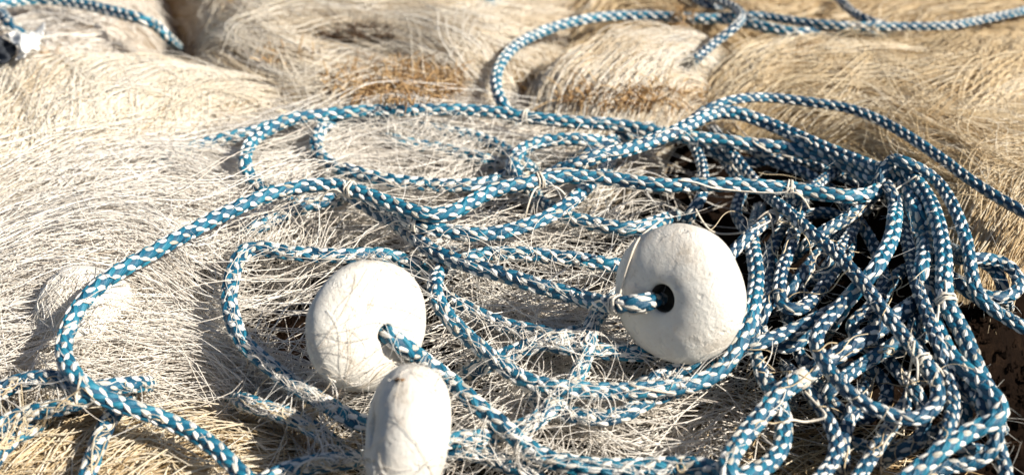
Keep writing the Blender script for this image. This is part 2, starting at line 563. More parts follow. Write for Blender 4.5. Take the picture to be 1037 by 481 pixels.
# back cream net
nt_top = Heap('fishing_net', 'blurred cream net combed down to the right, top centre',
              [(165, 60), (190, 10), (150, -70), (420, -90), (640, -60), (600, 15), (540, 60), (520, 112), (400, 118), (300, 118), (230, 90)], 0.012, 0.05,
              [(300, 15, 140, 50, -15, 0.004), (440, 40, 60, 30, -30, 0.007), (365, 48, 34, 9, -5, -0.03)], MASS_CREAM, seed=3.3)
G_TOP = [(220, 10, -25), (300, 30, -20), (380, 60, -25), (440, 70, -38), (490, 90, -40), (470, 20, 14), (540, 10, 18), (340, 90, 12), (390, 20, -12), (560, 40, 20)]
nt_top.grow(4200, [(150, -50), (620, -50), (600, 15), (545, 55), (515, 112), (300, 115), (180, 60)], G_TOP, (60, 160), 0.25, (-0.002, 0.008), (0.17, 0.29), 12,
            tint=(0.1, 1), seg=11, clip=True, holes=[([(330, 36), (395, 36), (400, 56), (330, 58)], 0.25), ([(345, 68), (455, 72), (455, 105), (345, 106)], 0.35)])
nt_top.grow(420, [(180, -20), (600, -30), (520, 100), (320, 112), (220, 60)], G_TOP, (60, 130), 1.3, (0.004, 0.013), (0.2, 0.34), 40, tint=(0.4, 1), holes=[([(335, 64), (460, 66), (462, 108), (335, 108)], 0.25), ([(325, 34), (400, 34), (402, 58), (325, 60)], 0.2)])
nt_top.finish(FIB_CREAM, copies=[(0.005, -0.004, -0.0012, 1.2)])
# pale net in the top left corner
nt_corner = Heap('fishing_net', 'pale blurred net under the ropes in the top left corner',
                 [(-140, 70), (-150, -60), (140, -80), (165, -10), (150, 45), (60, 66)], 0.012, 0.04, [(60, 10, 60, 20, 0, 0.006)], MASS_CREAM, seed=21.0)
nt_corner.grow(900, [(-80, 60), (-80, -50), (140, -50), (150, 40), (60, 60)], [(20, 30, 10), (80, 20, -10), (120, 30, 25)], (40, 100), 0.9, (0, 0.008), (0.28, 0.45), 25, tint=(0.3, 1))
nt_corner.finish(FIB_GREY)
# middle fuzzy bundle
nt_mid = Heap('fishing_net', 'pale fuzzy net bundle inside the back rope loop',
              [(500, 112), (512, 72), (540, 45), (600, 30), (700, 26), (760, 34), (745, 70), (725, 100), (690, 116), (600, 124)], 0.010, 0.045,
              [(610, 62, 70, 26, 12, 0.004), (700, 50, 40, 20, 10, 0.004)], MASS_CREAM, seed=5.1)
nt_mid.grow(1600, [(525, 60), (600, 30), (720, 24), (745, 60), (700, 112), (590, 118), (530, 112)],
            [(560, 60, 32), (600, 50, 28), (620, 85, 40), (680, 50, 12), (690, 90, 25), (540, 95, 60)], (45, 110), 0.4, (0.0, 0.010), (0.16, 0.28), 18, tint=(0.15, 1),
            holes=[([(520, 70), (560, 50), (560, 115), (520, 115)], 0.35)])
nt_mid.finish(FIB_CREAM, copies=[(0.005, -0.004, -0.0012, 1.2)])
# right tan net
nt_right = Heap('fishing_net', 'large golden tan net heap behind the rope pile at right',
                [(690, 118), (705, 70), (740, 38), (850, 30), (960, 38), (1130, 40), (1190, 150), (1120, 245), (1030, 258), (1012, 290), (985, 300), (965, 275), (955, 225), (925, 185), (880, 156), (820, 132), (760, 112)], 0.006, 0.018,
                [(840, 65, 100, 26, 5, 0.007), (990, 150, 80, 40, -20, 0.006), (940, 58, 60, 10, 0, -0.012)], MASS_TAN, seed=7.9, low=-0.010)
G_RIGHT = [(720, 80, 35), (770, 60, 28), (830, 70, 15), (860, 85, -8), (900, 60, -25), (920, 100, -15), (980, 100, 12), (1000, 60, 50), (1020, 90, 30), (960, 160, -30), (1020, 150, -12), (1000, 220, 55), (900, 150, -35), (985, 280, 80)]
nt_right.grow(5600, [(700, 112), (715, 60), (745, 36), (960, 36), (1110, 40), (1150, 150), (1090, 245), (1030, 262), (990, 300), (950, 270), (900, 170), (820, 128)], G_RIGHT,
              (50, 150), 0.3, (-0.002, 0.006), (0.17, 0.28), 14, seg=11, tint=(0.05, 1), clip=True, holes=[([(920, 45), (1000, 45), (990, 72), (930, 78)], 0.3)])
nt_right.grow(260, [(950, 40), (1040, 30), (1060, 110), (960, 110)], [(1000, 60, 48), (1020, 90, 35)], (50, 110), 0.6, (0.004, 0.016), (0.2, 0.34), 14, tint=(0.3, 0.9))
nt_right.grow(420, [(720, 60), (960, 45), (1060, 60), (1060, 220), (930, 160), (780, 105)], G_RIGHT, (50, 120), 1.3, (0.003, 0.012), (0.2, 0.32), 40, tint=(0.3, 1), clip=True)
nt_right.finish(FIB_TAN, copies=[(0.005, -0.004, -0.0012, 1.2)])
# combed cream net upper left
nt_comb = Heap('fishing_net', 'thick cream net with strands combed up to the right, upper left',
               [(-140, 230), (-150, 60), (-60, 45), (60, 48), (160, 40), (250, 55), (340, 74), (420, 100), (340, 110), (250, 124), (170, 152), (90, 182), (0, 222)], 0.007, 0.08,
               [(40, 95, 150, 50, 8, 0.009), (240, 85, 90, 24, 6, 0.004), (130, 140, 60, 14, 15, -0.006)], MASS_CREAM, seed=9.4)
G_COMB = [(10, 90, 48), (40, 140, 42), (80, 80, 40), (120, 110, 38), (170, 70, 18), (200, 110, 32), (260, 80, 22), (310, 100, 24), (240, 140, 15), (20, 190, 28), (120, 165, 22), (350, 100, 5)]
nt_comb.grow(6600, [(-90, 225), (-100, 55), (60, 44), (170, 38), (250, 55), (340, 76), (400, 100), (330, 108), (240, 125), (160, 155), (60, 190)], G_COMB, (70, 170), 0.2, (-0.003, 0.008), (0.17, 0.29), 10,
             tint=(0.15, 1), clip=True, seg=11)
nt_comb.grow(850, [(-60, 190), (-60, 70), (150, 60), (310, 92), (200, 150)], G_COMB, (80, 170), 1.2, (0.003, 0.013), (0.2, 0.34), 34, tint=(0.6, 1))
nt_comb.finish(FIB_CREAM, copies=[(0.005, -0.004, -0.0012, 1.2)])
# straw net bottom left
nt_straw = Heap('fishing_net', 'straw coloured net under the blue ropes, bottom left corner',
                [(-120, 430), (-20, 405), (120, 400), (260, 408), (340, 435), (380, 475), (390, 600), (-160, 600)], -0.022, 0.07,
                [(120, 440, 60, 20, 15, 0.004), (260, 440, 60, 20, -5, 0.004)], MASS_STRAW_SHADED, seed=11.2, gap=0.010)
G_STRAW = [(20, 440, 25), (60, 470, 35), (120, 440, 20), (150, 470, 40), (220, 440, 8), (260, 420, -12), (290, 450, 22), (240, 475, 12), (330, 470, 30)]
nt_straw.grow(200, [(-60, 400), (60, 380), (200, 378), (330, 412), (335, 440), (-60, 440)], G_STRAW, (40, 110), 0.6, (0.0, 0.016), (0.22, 0.34), 24, tint=(0, 0.9), holes=HOLES)
nt_straw.grow(1500, [(-60, 428), (60, 415), (200, 408), (320, 438), (345, 530), (-60, 530)], G_STRAW, (40, 120), 0.45, (-0.002, 0.018), (0.22, 0.36), 20, tint=(0, 1), holes=HOLES)
nt_straw.grow(420, [(-60, 415), (60, 395), (200, 385), (330, 420), (345, 530), (-60, 530)], G_STRAW, (50, 130), 1.6, (0.006, 0.022), (0.3, 0.42), 40, tint=(0.7, 1))
nt_straw.finish(FIB_STRAW)
# grey-white tangled net, centre left
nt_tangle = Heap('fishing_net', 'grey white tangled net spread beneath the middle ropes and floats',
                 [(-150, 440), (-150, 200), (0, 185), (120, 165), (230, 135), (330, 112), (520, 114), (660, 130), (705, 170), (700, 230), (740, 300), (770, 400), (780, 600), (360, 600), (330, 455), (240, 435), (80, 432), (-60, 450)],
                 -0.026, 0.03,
                 [(90, 310, 90, 55, 0, 0.018), (420, 155, 100, 22, -5, 0.020), (160, 250, 120, 60, 0, 0.010), (285, 305, 50, 34, 10, -0.026), (345, 445, 26, 25, 0, -0.02), (600, 420, 80, 26, 0, -0.012), (560, 320, 60, 30, 0, -0.010), (60, 215, 110, 26, 8, 0.018)], MASS_GREY_SHADED, seed=13.8, gap=0.012)
G_TANG = [(20, 210, 14), (80, 190, 20), (150, 215, 10), (220, 190, 4), (60, 260, 10), (30, 310, 28), (150, 320, -10), (200, 290, -18), (190, 350, -14), (120, 370, -6), (40, 360, 12),
          (280, 235, 10), (380, 150, 12), (430, 160, -10), (480, 170, 5), (340, 230, 8), (280, 300, 28), (300, 330, 18), (230, 400, -25), (290, 390, -30), (500, 300, -15), (540, 320, 10), (480, 230, 20),
          (580, 340, 5), (600, 400, 8), (620, 450, -10), (640, 205, 35), (540, 420, 40), (680, 430, 30), (470, 420, 30)]
R_TANG = [(-90, 425), (-90, 205), (10, 185), (130, 165), (240, 135), (340, 112), (520, 116), (640, 130), (690, 170), (690, 230), (620, 300), (640, 370), (760, 380), (770, 500), (560, 500), (370, 440), (240, 400), (80, 405)]
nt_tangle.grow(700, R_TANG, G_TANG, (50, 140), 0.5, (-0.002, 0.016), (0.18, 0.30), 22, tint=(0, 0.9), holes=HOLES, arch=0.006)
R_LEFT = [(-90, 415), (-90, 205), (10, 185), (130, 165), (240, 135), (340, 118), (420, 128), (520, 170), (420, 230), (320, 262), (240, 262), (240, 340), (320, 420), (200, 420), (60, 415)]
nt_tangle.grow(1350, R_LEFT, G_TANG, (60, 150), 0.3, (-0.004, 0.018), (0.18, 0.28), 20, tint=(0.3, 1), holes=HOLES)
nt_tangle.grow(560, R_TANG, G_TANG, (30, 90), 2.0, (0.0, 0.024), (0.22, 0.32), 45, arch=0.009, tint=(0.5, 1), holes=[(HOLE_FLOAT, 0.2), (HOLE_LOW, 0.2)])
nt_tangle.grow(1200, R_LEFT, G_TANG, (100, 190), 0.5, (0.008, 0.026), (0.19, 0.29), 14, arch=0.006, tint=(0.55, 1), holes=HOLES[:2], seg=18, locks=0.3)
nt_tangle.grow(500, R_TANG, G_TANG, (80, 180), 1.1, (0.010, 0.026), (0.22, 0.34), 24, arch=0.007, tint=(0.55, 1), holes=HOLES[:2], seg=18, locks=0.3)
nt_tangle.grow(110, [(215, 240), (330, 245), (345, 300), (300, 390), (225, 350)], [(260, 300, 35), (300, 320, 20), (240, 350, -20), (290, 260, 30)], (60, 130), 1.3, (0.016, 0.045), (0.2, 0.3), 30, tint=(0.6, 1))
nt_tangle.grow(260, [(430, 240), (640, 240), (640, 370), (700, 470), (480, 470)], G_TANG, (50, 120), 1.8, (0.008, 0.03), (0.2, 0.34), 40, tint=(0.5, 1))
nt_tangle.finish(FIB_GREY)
# dry straw patch under the right pile
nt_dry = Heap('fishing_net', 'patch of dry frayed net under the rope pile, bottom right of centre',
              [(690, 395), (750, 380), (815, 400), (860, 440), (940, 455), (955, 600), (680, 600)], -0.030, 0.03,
              [(720, 420, 40, 18, 0, 0.006)], MASS_STRAW_SHADED, seed=15.5, gap=0.008)
nt_dry.grow(420, [(690, 395), (770, 382), (830, 400), (940, 435), (950, 520), (680, 520)], [(720, 400, 30), (760, 440, 55), (820, 440, 35), (900, 450, 40), (720, 460, 20)],
            (25, 80), 1.2, (0, 0.014), (0.28, 0.48), 32, tint=(0, 0.9))
nt_dry.finish(FIB_STRAW)
heaps = [nt_corner, nt_back, nt_top, nt_mid, nt_right, nt_comb, nt_straw, nt_tangle, nt_dry]
build_ground()

COLLIDE_V, COLLIDE_F, coff = [], [], 0
def add_collide(V, Fl):
    global coff
    COLLIDE_V.append(np.asarray(V))
    for F in Fl:
        COLLIDE_F.extend((F + coff).tolist())
    coff += len(V)

# ------------------------------------------------------------------ floats
def make_float(label, cx, cy, dia_px, thick, axis, h, seed, name='net_float', hole_r=0.098):
    c = place(cx, cy, h)[0]
    dep = (c - CAM) @ FWD
    D = dia_px * dep / F_PX
    Rr = D / 2
    T = thick * D / 2
    rh = hole_r * D
    # profile (radius, height): outer bulge, softly flattened face, rounded lip, hole wall
    prof = []
    for a in np.linspace(-90, 90, 25):
        ar = math.radians(a)
        ca, sa = math.cos(ar), math.sin(ar)
        r = rh * 1.55 + (Rr - rh * 1.55) * (abs(ca) ** 0.80)
        z = T * math.copysign(abs(sa) ** 0.92, sa)
        prof.append((r, z))
    lip = []
    for a in np.linspace(90, 180, 6)[1:]:
        ar = math.radians(a)
        lip.append((rh * 1.55 + rh * 0.55 * math.cos(ar), T - rh * 0.55 + rh * 0.55 * math.sin(ar)))
    inner = [(rh, z) for z in np.linspace(T - rh * 0.55, -(T - rh * 0.55), 7)[1:-1]]
    prof = prof + lip + inner + [(r, -z) for r, z in lip[::-1]]
    prof = np.array(prof)
    ns = 72
    th = np.linspace(0, 2 * np.pi, ns, endpoint=False)
    n = len(prof)
    V = np.stack([prof[None, :, 0] * np.cos(th)[:, None], prof[None, :, 0] * np.sin(th)[:, None], np.broadcast_to(prof[None, :, 1], (ns, n))], -1).reshape(-1, 3)
    # hand-cast unevenness
    for k in range(len(V)):
        v = V[k]
        q = Vector(v / D * 3.0) + Vector((seed, seed * 0.7, 0))
        dd = 0.020 * noise.noise(q) + 0.005 * noise.noise(q * 2.7) + 0.0020 * noise.fractal(q * 9, 1.0, 2.0, 4)
        nrm = v / (np.linalg.norm(v) + 1e-9)
        V[k] = v + nrm * dd * D
    i = np.arange(ns)[:, None]; j = np.arange(n)[None, :]
    F = np.stack([(i * n + j), ((i + 1) % ns) * n + j, ((i + 1) % ns) * n + (j + 1) % n, i * n + (j + 1) % n], -1).reshape(-1, 4)
    ax = np.array(axis, float); ax /= np.linalg.norm(ax)      # in camera terms: right, up, towards the viewer
    axw = Vector(ax[0] * np.array([1, 0, 0]) + ax[1] * UPV - ax[2] * FWD)
    Mx = np.array(axw.to_track_quat('Z', 'Y').to_matrix())
    V = V @ Mx.T
    o = mesh_obj(name, V + c, [F], [M_FLOAT, M_BORE])
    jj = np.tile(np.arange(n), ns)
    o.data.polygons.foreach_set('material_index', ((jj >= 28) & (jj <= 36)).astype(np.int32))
    o.data.transform(Matrix.Translation(-Vector(c)))
    o.location = c
    tag(o, label, 'float')
    add_collide(V + c, [F])
    FLOAT_OBJ.append(o)
    return c, D, (c + np.array(axw.normalized()) * T * 0.9 - CAM) @ FWD
FLOATS = {}
FLOAT_OBJ = []
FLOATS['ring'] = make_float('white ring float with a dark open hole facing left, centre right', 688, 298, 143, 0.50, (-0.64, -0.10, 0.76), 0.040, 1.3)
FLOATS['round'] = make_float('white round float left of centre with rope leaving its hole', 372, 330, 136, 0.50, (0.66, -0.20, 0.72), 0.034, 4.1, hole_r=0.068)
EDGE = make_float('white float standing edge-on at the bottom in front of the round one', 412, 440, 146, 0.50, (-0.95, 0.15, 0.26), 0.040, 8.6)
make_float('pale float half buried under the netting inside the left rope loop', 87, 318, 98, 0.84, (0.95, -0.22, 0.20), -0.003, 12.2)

# ------------------------------------------------------------------ ropes
R = 0.0044
LAYER = 0.0095
ROPES = [
 # (label, layer, [(px,py[,layer])...], period factor, lashing pixels)
 ('long blue and white rope looping round bottom left then up across the middle', 2.6,
  [(262,496,0.6),(248,483,0.7),(235,470,0.8),(215,451,1),(190,435,1.1),(160,422,1.3),(130,412,1.6),(105,403,1.8),(85,390,2),(69,371,2.2),(64,352,2.3),(72,325,2.4),(88,301,2.5),(112,280),(150,258),(190,236),(230,215),(265,200),(300,190),(335,187),(355,192),(387,203),(412,212),(436,218),(458,215),(480,203),(502,192),(525,187),(550,182),(577,179),(607,180),(640,184),(675,188),(705,187),(735,187),(765,189),(800,191),(830,196),(858,199),(880,197,2.0),(896,190,1.2),(906,205,1.2),(906,222),(903,240),(895,258),(885,274),(873,288,1.6),(858,304,0.8),(846,322,0.2)], 1.02, [(355,192),(547,182),(797,191)]),
 ('rope from the upper left loop along the back, then down the pile to its corner', 1.4,
  [(290,196,0.4),(267,192,0.6),(255,182,0.8),(248,168),(251,150),(264,136),(290,122),(320,117),(350,114),(395,112),(445,111),(495,113),(535,119),(580,124),(620,126),(650,131),(680,137),(705,140),(728,142),(752,145),(782,148),(812,153),(840,161),(865,171),(884,182,1.5),(900,178,1.8),(909,180,2.0),(919,197,2.2),(929,215,2.4),(935,235),(936,257),(932,280),(936,300),(943,318),(951,338),(962,360),(975,372),(989,385),(1002,397),(1012,408),(1013,419),(1005,428),(988,434),(970,444),(953,456),(938,468),(922,482),(905,498)], 1.0, [(535,119),(934,298)]),
 ('rope running diagonally up from the centre crossing to the back of the pile', 2.4,
  [(548,182,0.5),(565,173,1.2),(585,166,2),(607,158),(637,151),(662,142),(687,132),(708,121),(728,114),(752,116),(782,127,2.0),(812,140,2.0),(842,153,2.0),(872,165,2.0),(893,172,2.3),(906,167,2.8),(918,174,3),(930,187,3),(940,202,3),(948,220,3),(953,240,2.8),(956,262,2.6),(956,285,2.4),(958,305,2.2),(966,322,2),(976,340,1.8),(984,360,1.5),(992,380,1.0),(1002,398,0.3)], 0.78, [(956,304)]),
 ('rope sagging below the main crossing rope left of centre', 1.6,
  [(372,198,0.8),(395,212,1.0),(415,224),(435,231),(457,235),(480,238),(505,236),(525,231),(542,225),(558,218),(573,208),(586,197,1.4),(598,186,0.9),(608,176,0.4)], 0.95, [(419,229)]),
 ('rope threaded into the hole of the right round float', 1.9,
  [(358,200,0.5),(378,213,0.5),(400,226,0.6),(420,240,0.9),(437,254,1.1),(462,264,1.3),(487,272,1.5),(512,279,1.7),(540,288),(565,295),(590,302,2.3),(610,307,0.014,'ring'),(627,309,0.002,'ring'),(645,307,-0.004,'ring'),(657,305,0.001,'ring'),(666,304,0.012,'ring'),(674,303,0.034,'ring')], 0.98, [(626,309)]),
 ('rope emerging from the hole of the left round float', 2.6,
  [(380,330,0.028,'round'),(387,334,0.008,'round'),(397,342,-0.003,'round'),(411,352,0.0,'round'),(425,362,0.012,'round'),(441,374,1.5),(458,387,1.2),(475,403,1.2),(490,416,1.0),(507,429,0.9),(520,441,0.9),(536,454,0.9),(556,465,1.0),(585,471,1.2),(620,474,1.2),(660,473,1.2),(700,471,1.0),(725,476,0.8),(748,488,0.6)], 1.0, []),
 ('rope curving under the right float from beside the left float up its right side', 1.2,
  [(450,268,0.3),(442,280,0.6),(440,294),(446,310),(457,325),(472,340),(490,355),(508,370),(526,382),(548,390),(577,394),(612,396),(650,395),(680,393),(701,389),(719,382),(733,372),(744,357),(753,340),(760,320),(764,300),(766,280),(764,262),(762,246,0.7),(765,230,0.2)], 1.0, []),
 ('netted rope forming the loop left of the left float', 0.9,
  [(425,272,-0.3),(408,263,0.1),(385,258,0.5),(350,259),(315,258),(285,255),(262,251),(247,254),(239,267),(234,285),(232,305),(237,328),(248,348),(265,364),(285,380),(302,392),(320,403),(337,413),(356,424,0.5),(380,432,0.0)], 1.02, []),
 ('rope curving up behind the edge-on float to the middle of the tangle', 0.8,
  [(430,448,0.4),(452,446,0.8),(475,443),(500,440),(525,434),(543,426,1.0),(556,414,1.2),(570,402,0.8),(580,389,0.4),(588,373,0.4),(594,355,0.9),(597,338,1.2),(602,323,1.0),(612,312,0.6)], 0.95, []),
 ('short low rope bowing beneath the long one under the right float', 0.6,
  [(548,408,0.2),(560,414,0.4),(578,420),(605,423),(630,420),(645,411),(660,403),(680,396,0.3)], 0.95, []),
 ('small rope bend hooked left, centre, behind the diagonal rope', 0.9,
  [(604,143,0.4),(580,141),(557,142),(540,146),(527,153),(519,163),(521,175,0.6),(532,186,0.2)], 0.95, []),
 ('netted rope in the small inner loop near the upper left crossing', 0.5,
  [(352,119,0.1),(332,125),(321,138),(322,155),(338,168),(360,175),(385,181),(415,185),(445,188),(475,188),(500,184,0.3),(520,172,0.0)], 0.98, []),
 ('shaded short rope between the back rope and the diagonal rope', 0.2,
  [(590,158,0),(602,151),(616,144),(632,137),(650,131,0)], 0.9, []),
 ('rope mostly buried in netting just under the upper long rope', 0.0,
  [(355,126,-0.1),(385,126),(420,128),(455,133),(485,140),(510,150),(530,165,-0.2)], 0.95, []),
 ('faint rope piece showing through dense netting, upper middle', -0.3,
  [(395,141),(415,146),(440,150),(470,156),(495,163)], 0.95, []),
 ('dark buried rope running in from the left to the upper loop', 0.0,
  [(158,168,-0.5),(180,156,-0.2),(200,148,0),(225,141,0.2),(250,135,0.3),(275,128,0.4),(300,120,0.4)], 0.95, []),
 ('buried rope glimpsed under the long loop, left of its lashing', -0.2,
  [(255,233),(272,224),(290,216),(310,208),(335,203,-0.3)], 0.95, []),
 ('rope lying level behind the gap left of the right float', 0.3,
  [(468,264,-0.2),(490,257,0.2),(525,257),(550,259),(580,262),(605,266),(635,270,0)], 0.9, []),
 ('shaded rope just above the top of the right float', 0.5,
  [(553,208,0),(575,220),(600,226),(625,231),(647,231),(668,224,0.2)], 0.98, []),
 ('short level rope running under the left side of the right float', 0.5,
  [(560,348,0.2),(580,352),(600,355),(622,356),(650,358)], 0.9, []),
 ('faint netted rope slanting below the threaded rope', -0.2,
  [(452,302,-0.4),(472,313),(495,324),(517,332),(545,337),(572,343,-0.4)], 0.95, []),
 ('faint netted rope rising to the right at the heart of the tangle', 0.0,
  [(482,374,-0.3),(505,363),(530,353),(553,346),(575,340,-0.2)], 0.95, []),
 ('stub of rope under the bottom of the right float', 0.4,
  [(655,388),(672,380),(690,374),(708,367)], 0.9, []),
 ('rope at bottom centre right of the edge-on float', 0.1,
  [(448,458,-0.2),(470,456),(492,461),(510,468),(530,476),(550,488)], 0.95, []),
 ('upper netted rope at the left edge', 0.6,
  [(-30,412,0.4),(-8,400),(8,391),(26,385),(46,383),(66,386,0.4),(84,393,0.2)], 0.95, []),
 ('lower netted rope at the left edge', 0.7,
  [(-30,452,0.4),(-10,438),(5,428),(22,420),(45,415),(66,411,0.5),(88,402,0.3)], 0.95, []),
 ('rope end curving out at the bottom left border', 0.1,
  [(-28,490),(-8,468),(3,453),(15,442),(32,433,-0.1)], 0.95, []),
 ('rope dropping steeply to the bottom edge under the left loop', 0.3,
  [(82,500,0.2),(88,482),(93,467),(98,452),(104,437),(112,422,0.1),(122,410,0)], 0.95, []),
 ('short netted branch beside the turn of the left loop', 0.2,
  [(84,400),(98,394),(115,390),(138,389,0)], 0.95, []),
 ('short rope at the bottom edge left of the edge-on float', 0.2,
  [(252,498),(278,482),(300,474),(320,469),(350,466,0)], 0.95, []),
 ('netted scrap of rope above the bottom straw net', -0.1,
  [(252,408,-0.3),(272,415),(290,420),(308,428),(328,442,-0.3)], 0.95, []),
 # ------ back ropes
 ('rope arching round the pale bundle at the back and on to the right', 1.6,
  [(514,112,0.8),(506,100,1.1),(502,86,1.3),(504,71,1.5),(513,56),(529,42),(552,31),(578,23),(605,18),(640,16),(675,17),(705,19),(735,20),(762,25),(785,30),(805,33),(830,33),(858,32),(885,33,1.0)], 0.98, []),
 ('upper of two blurred ropes running off the top right corner', 2.0,
  [(730,17,1.2),(755,16),(775,17),(800,21),(825,24),(850,26),(880,27),(910,27),(940,27),(965,26),(987,22),(1012,17),(1045,9),(1080,-2)], 0.98, []),
 ('rope hanging down from the top edge with a frayed cut end', 2.6,
  [(700,-14,1.5),(718,-4),(735,4),(748,11),(751,19),(743,29,3.0),(730,39,2.4),(716,50,2.0),(703,62,1.8)], 0.95, []),
 ('tiny dark rope end at the top edge right of centre', 2.2, [(694,-8),(704,-1),(712,4),(722,6)], 0.95, []),
 ('short dark rope piece poking in at the top edge, right', 2.0, [(846,-4),(855,5),(864,13),(876,20),(890,25,1.6)], 0.95, []),
 ('speck of blue rope at the top edge above the back loop', 2.0, [(482,-8),(492,1),(500,2),(510,-6)], 0.95, []),
 ('pale blurred rope across the top left corner', 3.0,
  [(-30,12,2.5),(0,4),(30,0),(60,1),(90,6),(118,13),(145,20),(158,26,2.0),(168,36,1)], 1.0, []),
 ('short blurred rope beside the white scrap, top left', 2.8,
  [(-18,-4),(-2,10),(8,22),(18,32,2.2)], 1.0, []),
 ('rope leading off to the right over the tan net', 2.0,
  [(690,132,0.8),(702,121,1.4),(714,112,2.2),(730,105,2.4),(750,100,2.4),(775,99),(800,101),(830,105),(860,110),(887,120),(910,132),(932,146),(957,163),(982,182),(1007,198),(1035,214),(1062,229)], 1.0, []),
 # ------ right pile
 ('outermost rope draped over the knot of the pile and out to the right', 3.2,
  [(884,196,1.0),(892,178,2.2),(902,162,3.2),(915,164,3.8),(930,170,3.6),(945,180),(957,194),(967,212),(975,232,3),(980,250,2.7),(983,270,2.4),(986,288,2.1),(993,302,1.8),(1005,313,1.5),(1020,322,1.3),(1042,335,1.2)], 0.95, []),
 ('dark rope hanging straight down through the middle of the pile', 1.4,
  [(900,190,1.6),(908,206,1.6),(915,228,1.5),(921,255),(926,280),(932,300),(940,320),(948,342),(956,364),(962,385),(965,405),(963,425),(956,445),(944,463,1.0),(930,482,0.5)], 0.95, []),
 ('rope that crosses the pile diagonally and turns back in a wide bend', 2.6,
  [(730,140,0.2),(738,150,0.4),(748,164,0.5),(763,182,0.6),(780,200,1.2),(795,212,1.9),(810,225,2.3),(828,241),(845,255),(860,271),(875,288),(889,307),(904,327),(919,345),(933,363),(944,377),(950,393),(949,408),(939,419),(922,425),(905,421),(888,415),(872,407),(856,394),(841,376,2.4),(830,359,2.2),(826,344,2.0),(832,330,1.8),(845,316,1.4),(858,301,0.6)], 0.98, [(937,362)]),
 ('upright rope bending in a hook, right of the right float', 1.4,
  [(812,208,0.6),(807,224,1.0),(803,242),(797,260),(791,277),(789,295),(792,308),(801,315),(813,311),(826,300,0.8),(836,286,0.3)], 0.95, []),
 ('low rope slanting up between float and hook', 0.8,
  [(748,356,0.2),(766,348),(785,341),(805,333),(825,324),(842,315,0.4)], 0.95, []),
 ('rope rising to a knotted lashing above the right float', 1.3,
  [(730,276,0.4),(740,258,0.9),(755,242),(770,230),(784,219),(798,208,0.9),(812,196,0.4)], 0.95, [(783,220)]),
 ('thick sunlit rope with a pale whipped end, bottom right of centre', 2.2,
  [(818,380,2.2),(803,388),(790,398),(777,413),(765,428),(752,443),(742,458),(736,470),(737,484),(745,500,1.5)], 0.8, []),
 ('rope curving beside the whipped end to the bottom edge', 1.0,
  [(780,392,0.8),(788,406),(793,422),(794,440),(789,457),(777,471),(758,481),(735,487,0.5)], 0.9, []),
 ('rope bending down right of the whipped end', 1.2,
  [(808,384,1.0),(822,399),(832,413),(840,428),(847,444),(847,458),(841,471),(828,486),(815,498)], 0.92, []),
 ('short rope beside the downward bend at bottom right', 0.6, [(870,402,0.4),(862,418),(856,434),(852,450),(853,466)], 0.92, []),
 ('sunlit thick rope slanting up inside the wide bend', 1.2,
  [(815,382,0.6),(828,372,1.0),(840,364),(853,356),(871,345),(889,333),(905,322,0.9),(920,312,0.4)], 0.85, []),
 ('second slanting rope below the sunlit one inside the bend', 0.5,
  [(838,397,0.2),(848,388),(863,376),(883,363),(902,351),(918,340,0.2)], 0.9, []),
 ('rope rising from the bottom edge to the wide bend', 0.8,
  [(860,498),(868,485),(877,470),(887,455),(896,440),(905,428,0.5),(914,414,0.2)], 0.9, []),
 ('dark rope dropping below the right side of the right float', 0.4,
  [(764,322,0.6),(763,336),(764,352),(768,370),(776,387),(788,398,0.3)], 0.95, []),
 ('deep rope partly hidden left of the hook', 0.5,
  [(795,225,0.2),(787,240),(780,256),(777,274),(779,292),(776,310),(770,325,0.2)], 0.95, []),
 ('deep rope slanting behind the hook', 0.6,
  [(842,246,0.2),(830,256),(818,270),(808,284),(798,298,0.2)], 0.95, []),
 ('rope dropping behind the level rope, above the right float', 0.6,
  [(698,140,0.3),(706,154),(711,168),(713,186),(709,202),(700,216,0.2)], 0.95, []),
 ('short rope rising under the back edge ropes', 0.6, [(812,200,0.3),(822,191),(834,182),(847,174),(862,168,0.3)], 0.9, []),
 ('sunlit rope rising towards the knot from the diagonal rope', 1.0,
  [(815,250,0.4),(826,240,0.9),(840,231),(856,222),(870,211),(884,199,0.8),(895,186,0.4)], 0.88, []),
 ('short upright rope below the knot, left side', 0.8, [(868,204,0.4),(867,220),(862,236),(852,250),(842,264,0.3)], 0.9, []),
 ('small rope loop at the far right edge', 1.0,
  [(985,262,1.2),(1000,262),(1017,266),(1029,277),(1032,290),(1024,299),(1010,302),(995,299,0.8),(980,290,0.6)], 0.95, []),
 ('short rope inside the far right loop', 0.8, [(978,258,0.9),(990,263),(1003,269),(1012,280),(1016,294,0.5)], 0.92, []),
 ('rope joining the pile to the far right loop', 0.9, [(945,260,1.2),(955,273),(967,285),(980,294,0.6),(994,304,0.4)], 0.92, []),
 ('short rope under the sharp right corner of the pile', 0.4, [(968,378),(980,392),(992,406),(1003,420,0.3)], 0.92, []),
 ('rope falling to the bottom edge at the right corner', 0.4, [(998,420,0.5),(1006,436),(1012,456),(1018,478),(1022,500)], 0.92, []),
 ('low rope curling round at the bottom right', 0.7, [(1010,432,0.5),(1008,449),(998,462),(982,470),(965,471),(946,477),(928,490,0.4)], 0.92, []),
 ('deep rope winding through the dark hollow under the knot of the pile', -0.4,
  [(760,150),(785,165),(815,175),(845,195),(868,222),(885,250),(895,285),(880,312),(862,330),(880,355),(915,352),(940,335),(948,300),(925,270),(900,290),(885,330),(900,365),(930,400),(935,440),(905,460)], 0.95, []),
 ('deep rope winding under the hook beside the right float', -0.5,
  [(735,165),(752,190),(745,215),(760,240),(785,270),(815,300),(822,330),(800,352),(775,345),(772,318),(800,290),(835,280),(860,255),(858,225),(835,215),(800,225),(780,250)], 0.95, []),
 ('lowest rope winding under the wide bend at bottom right', -0.7,
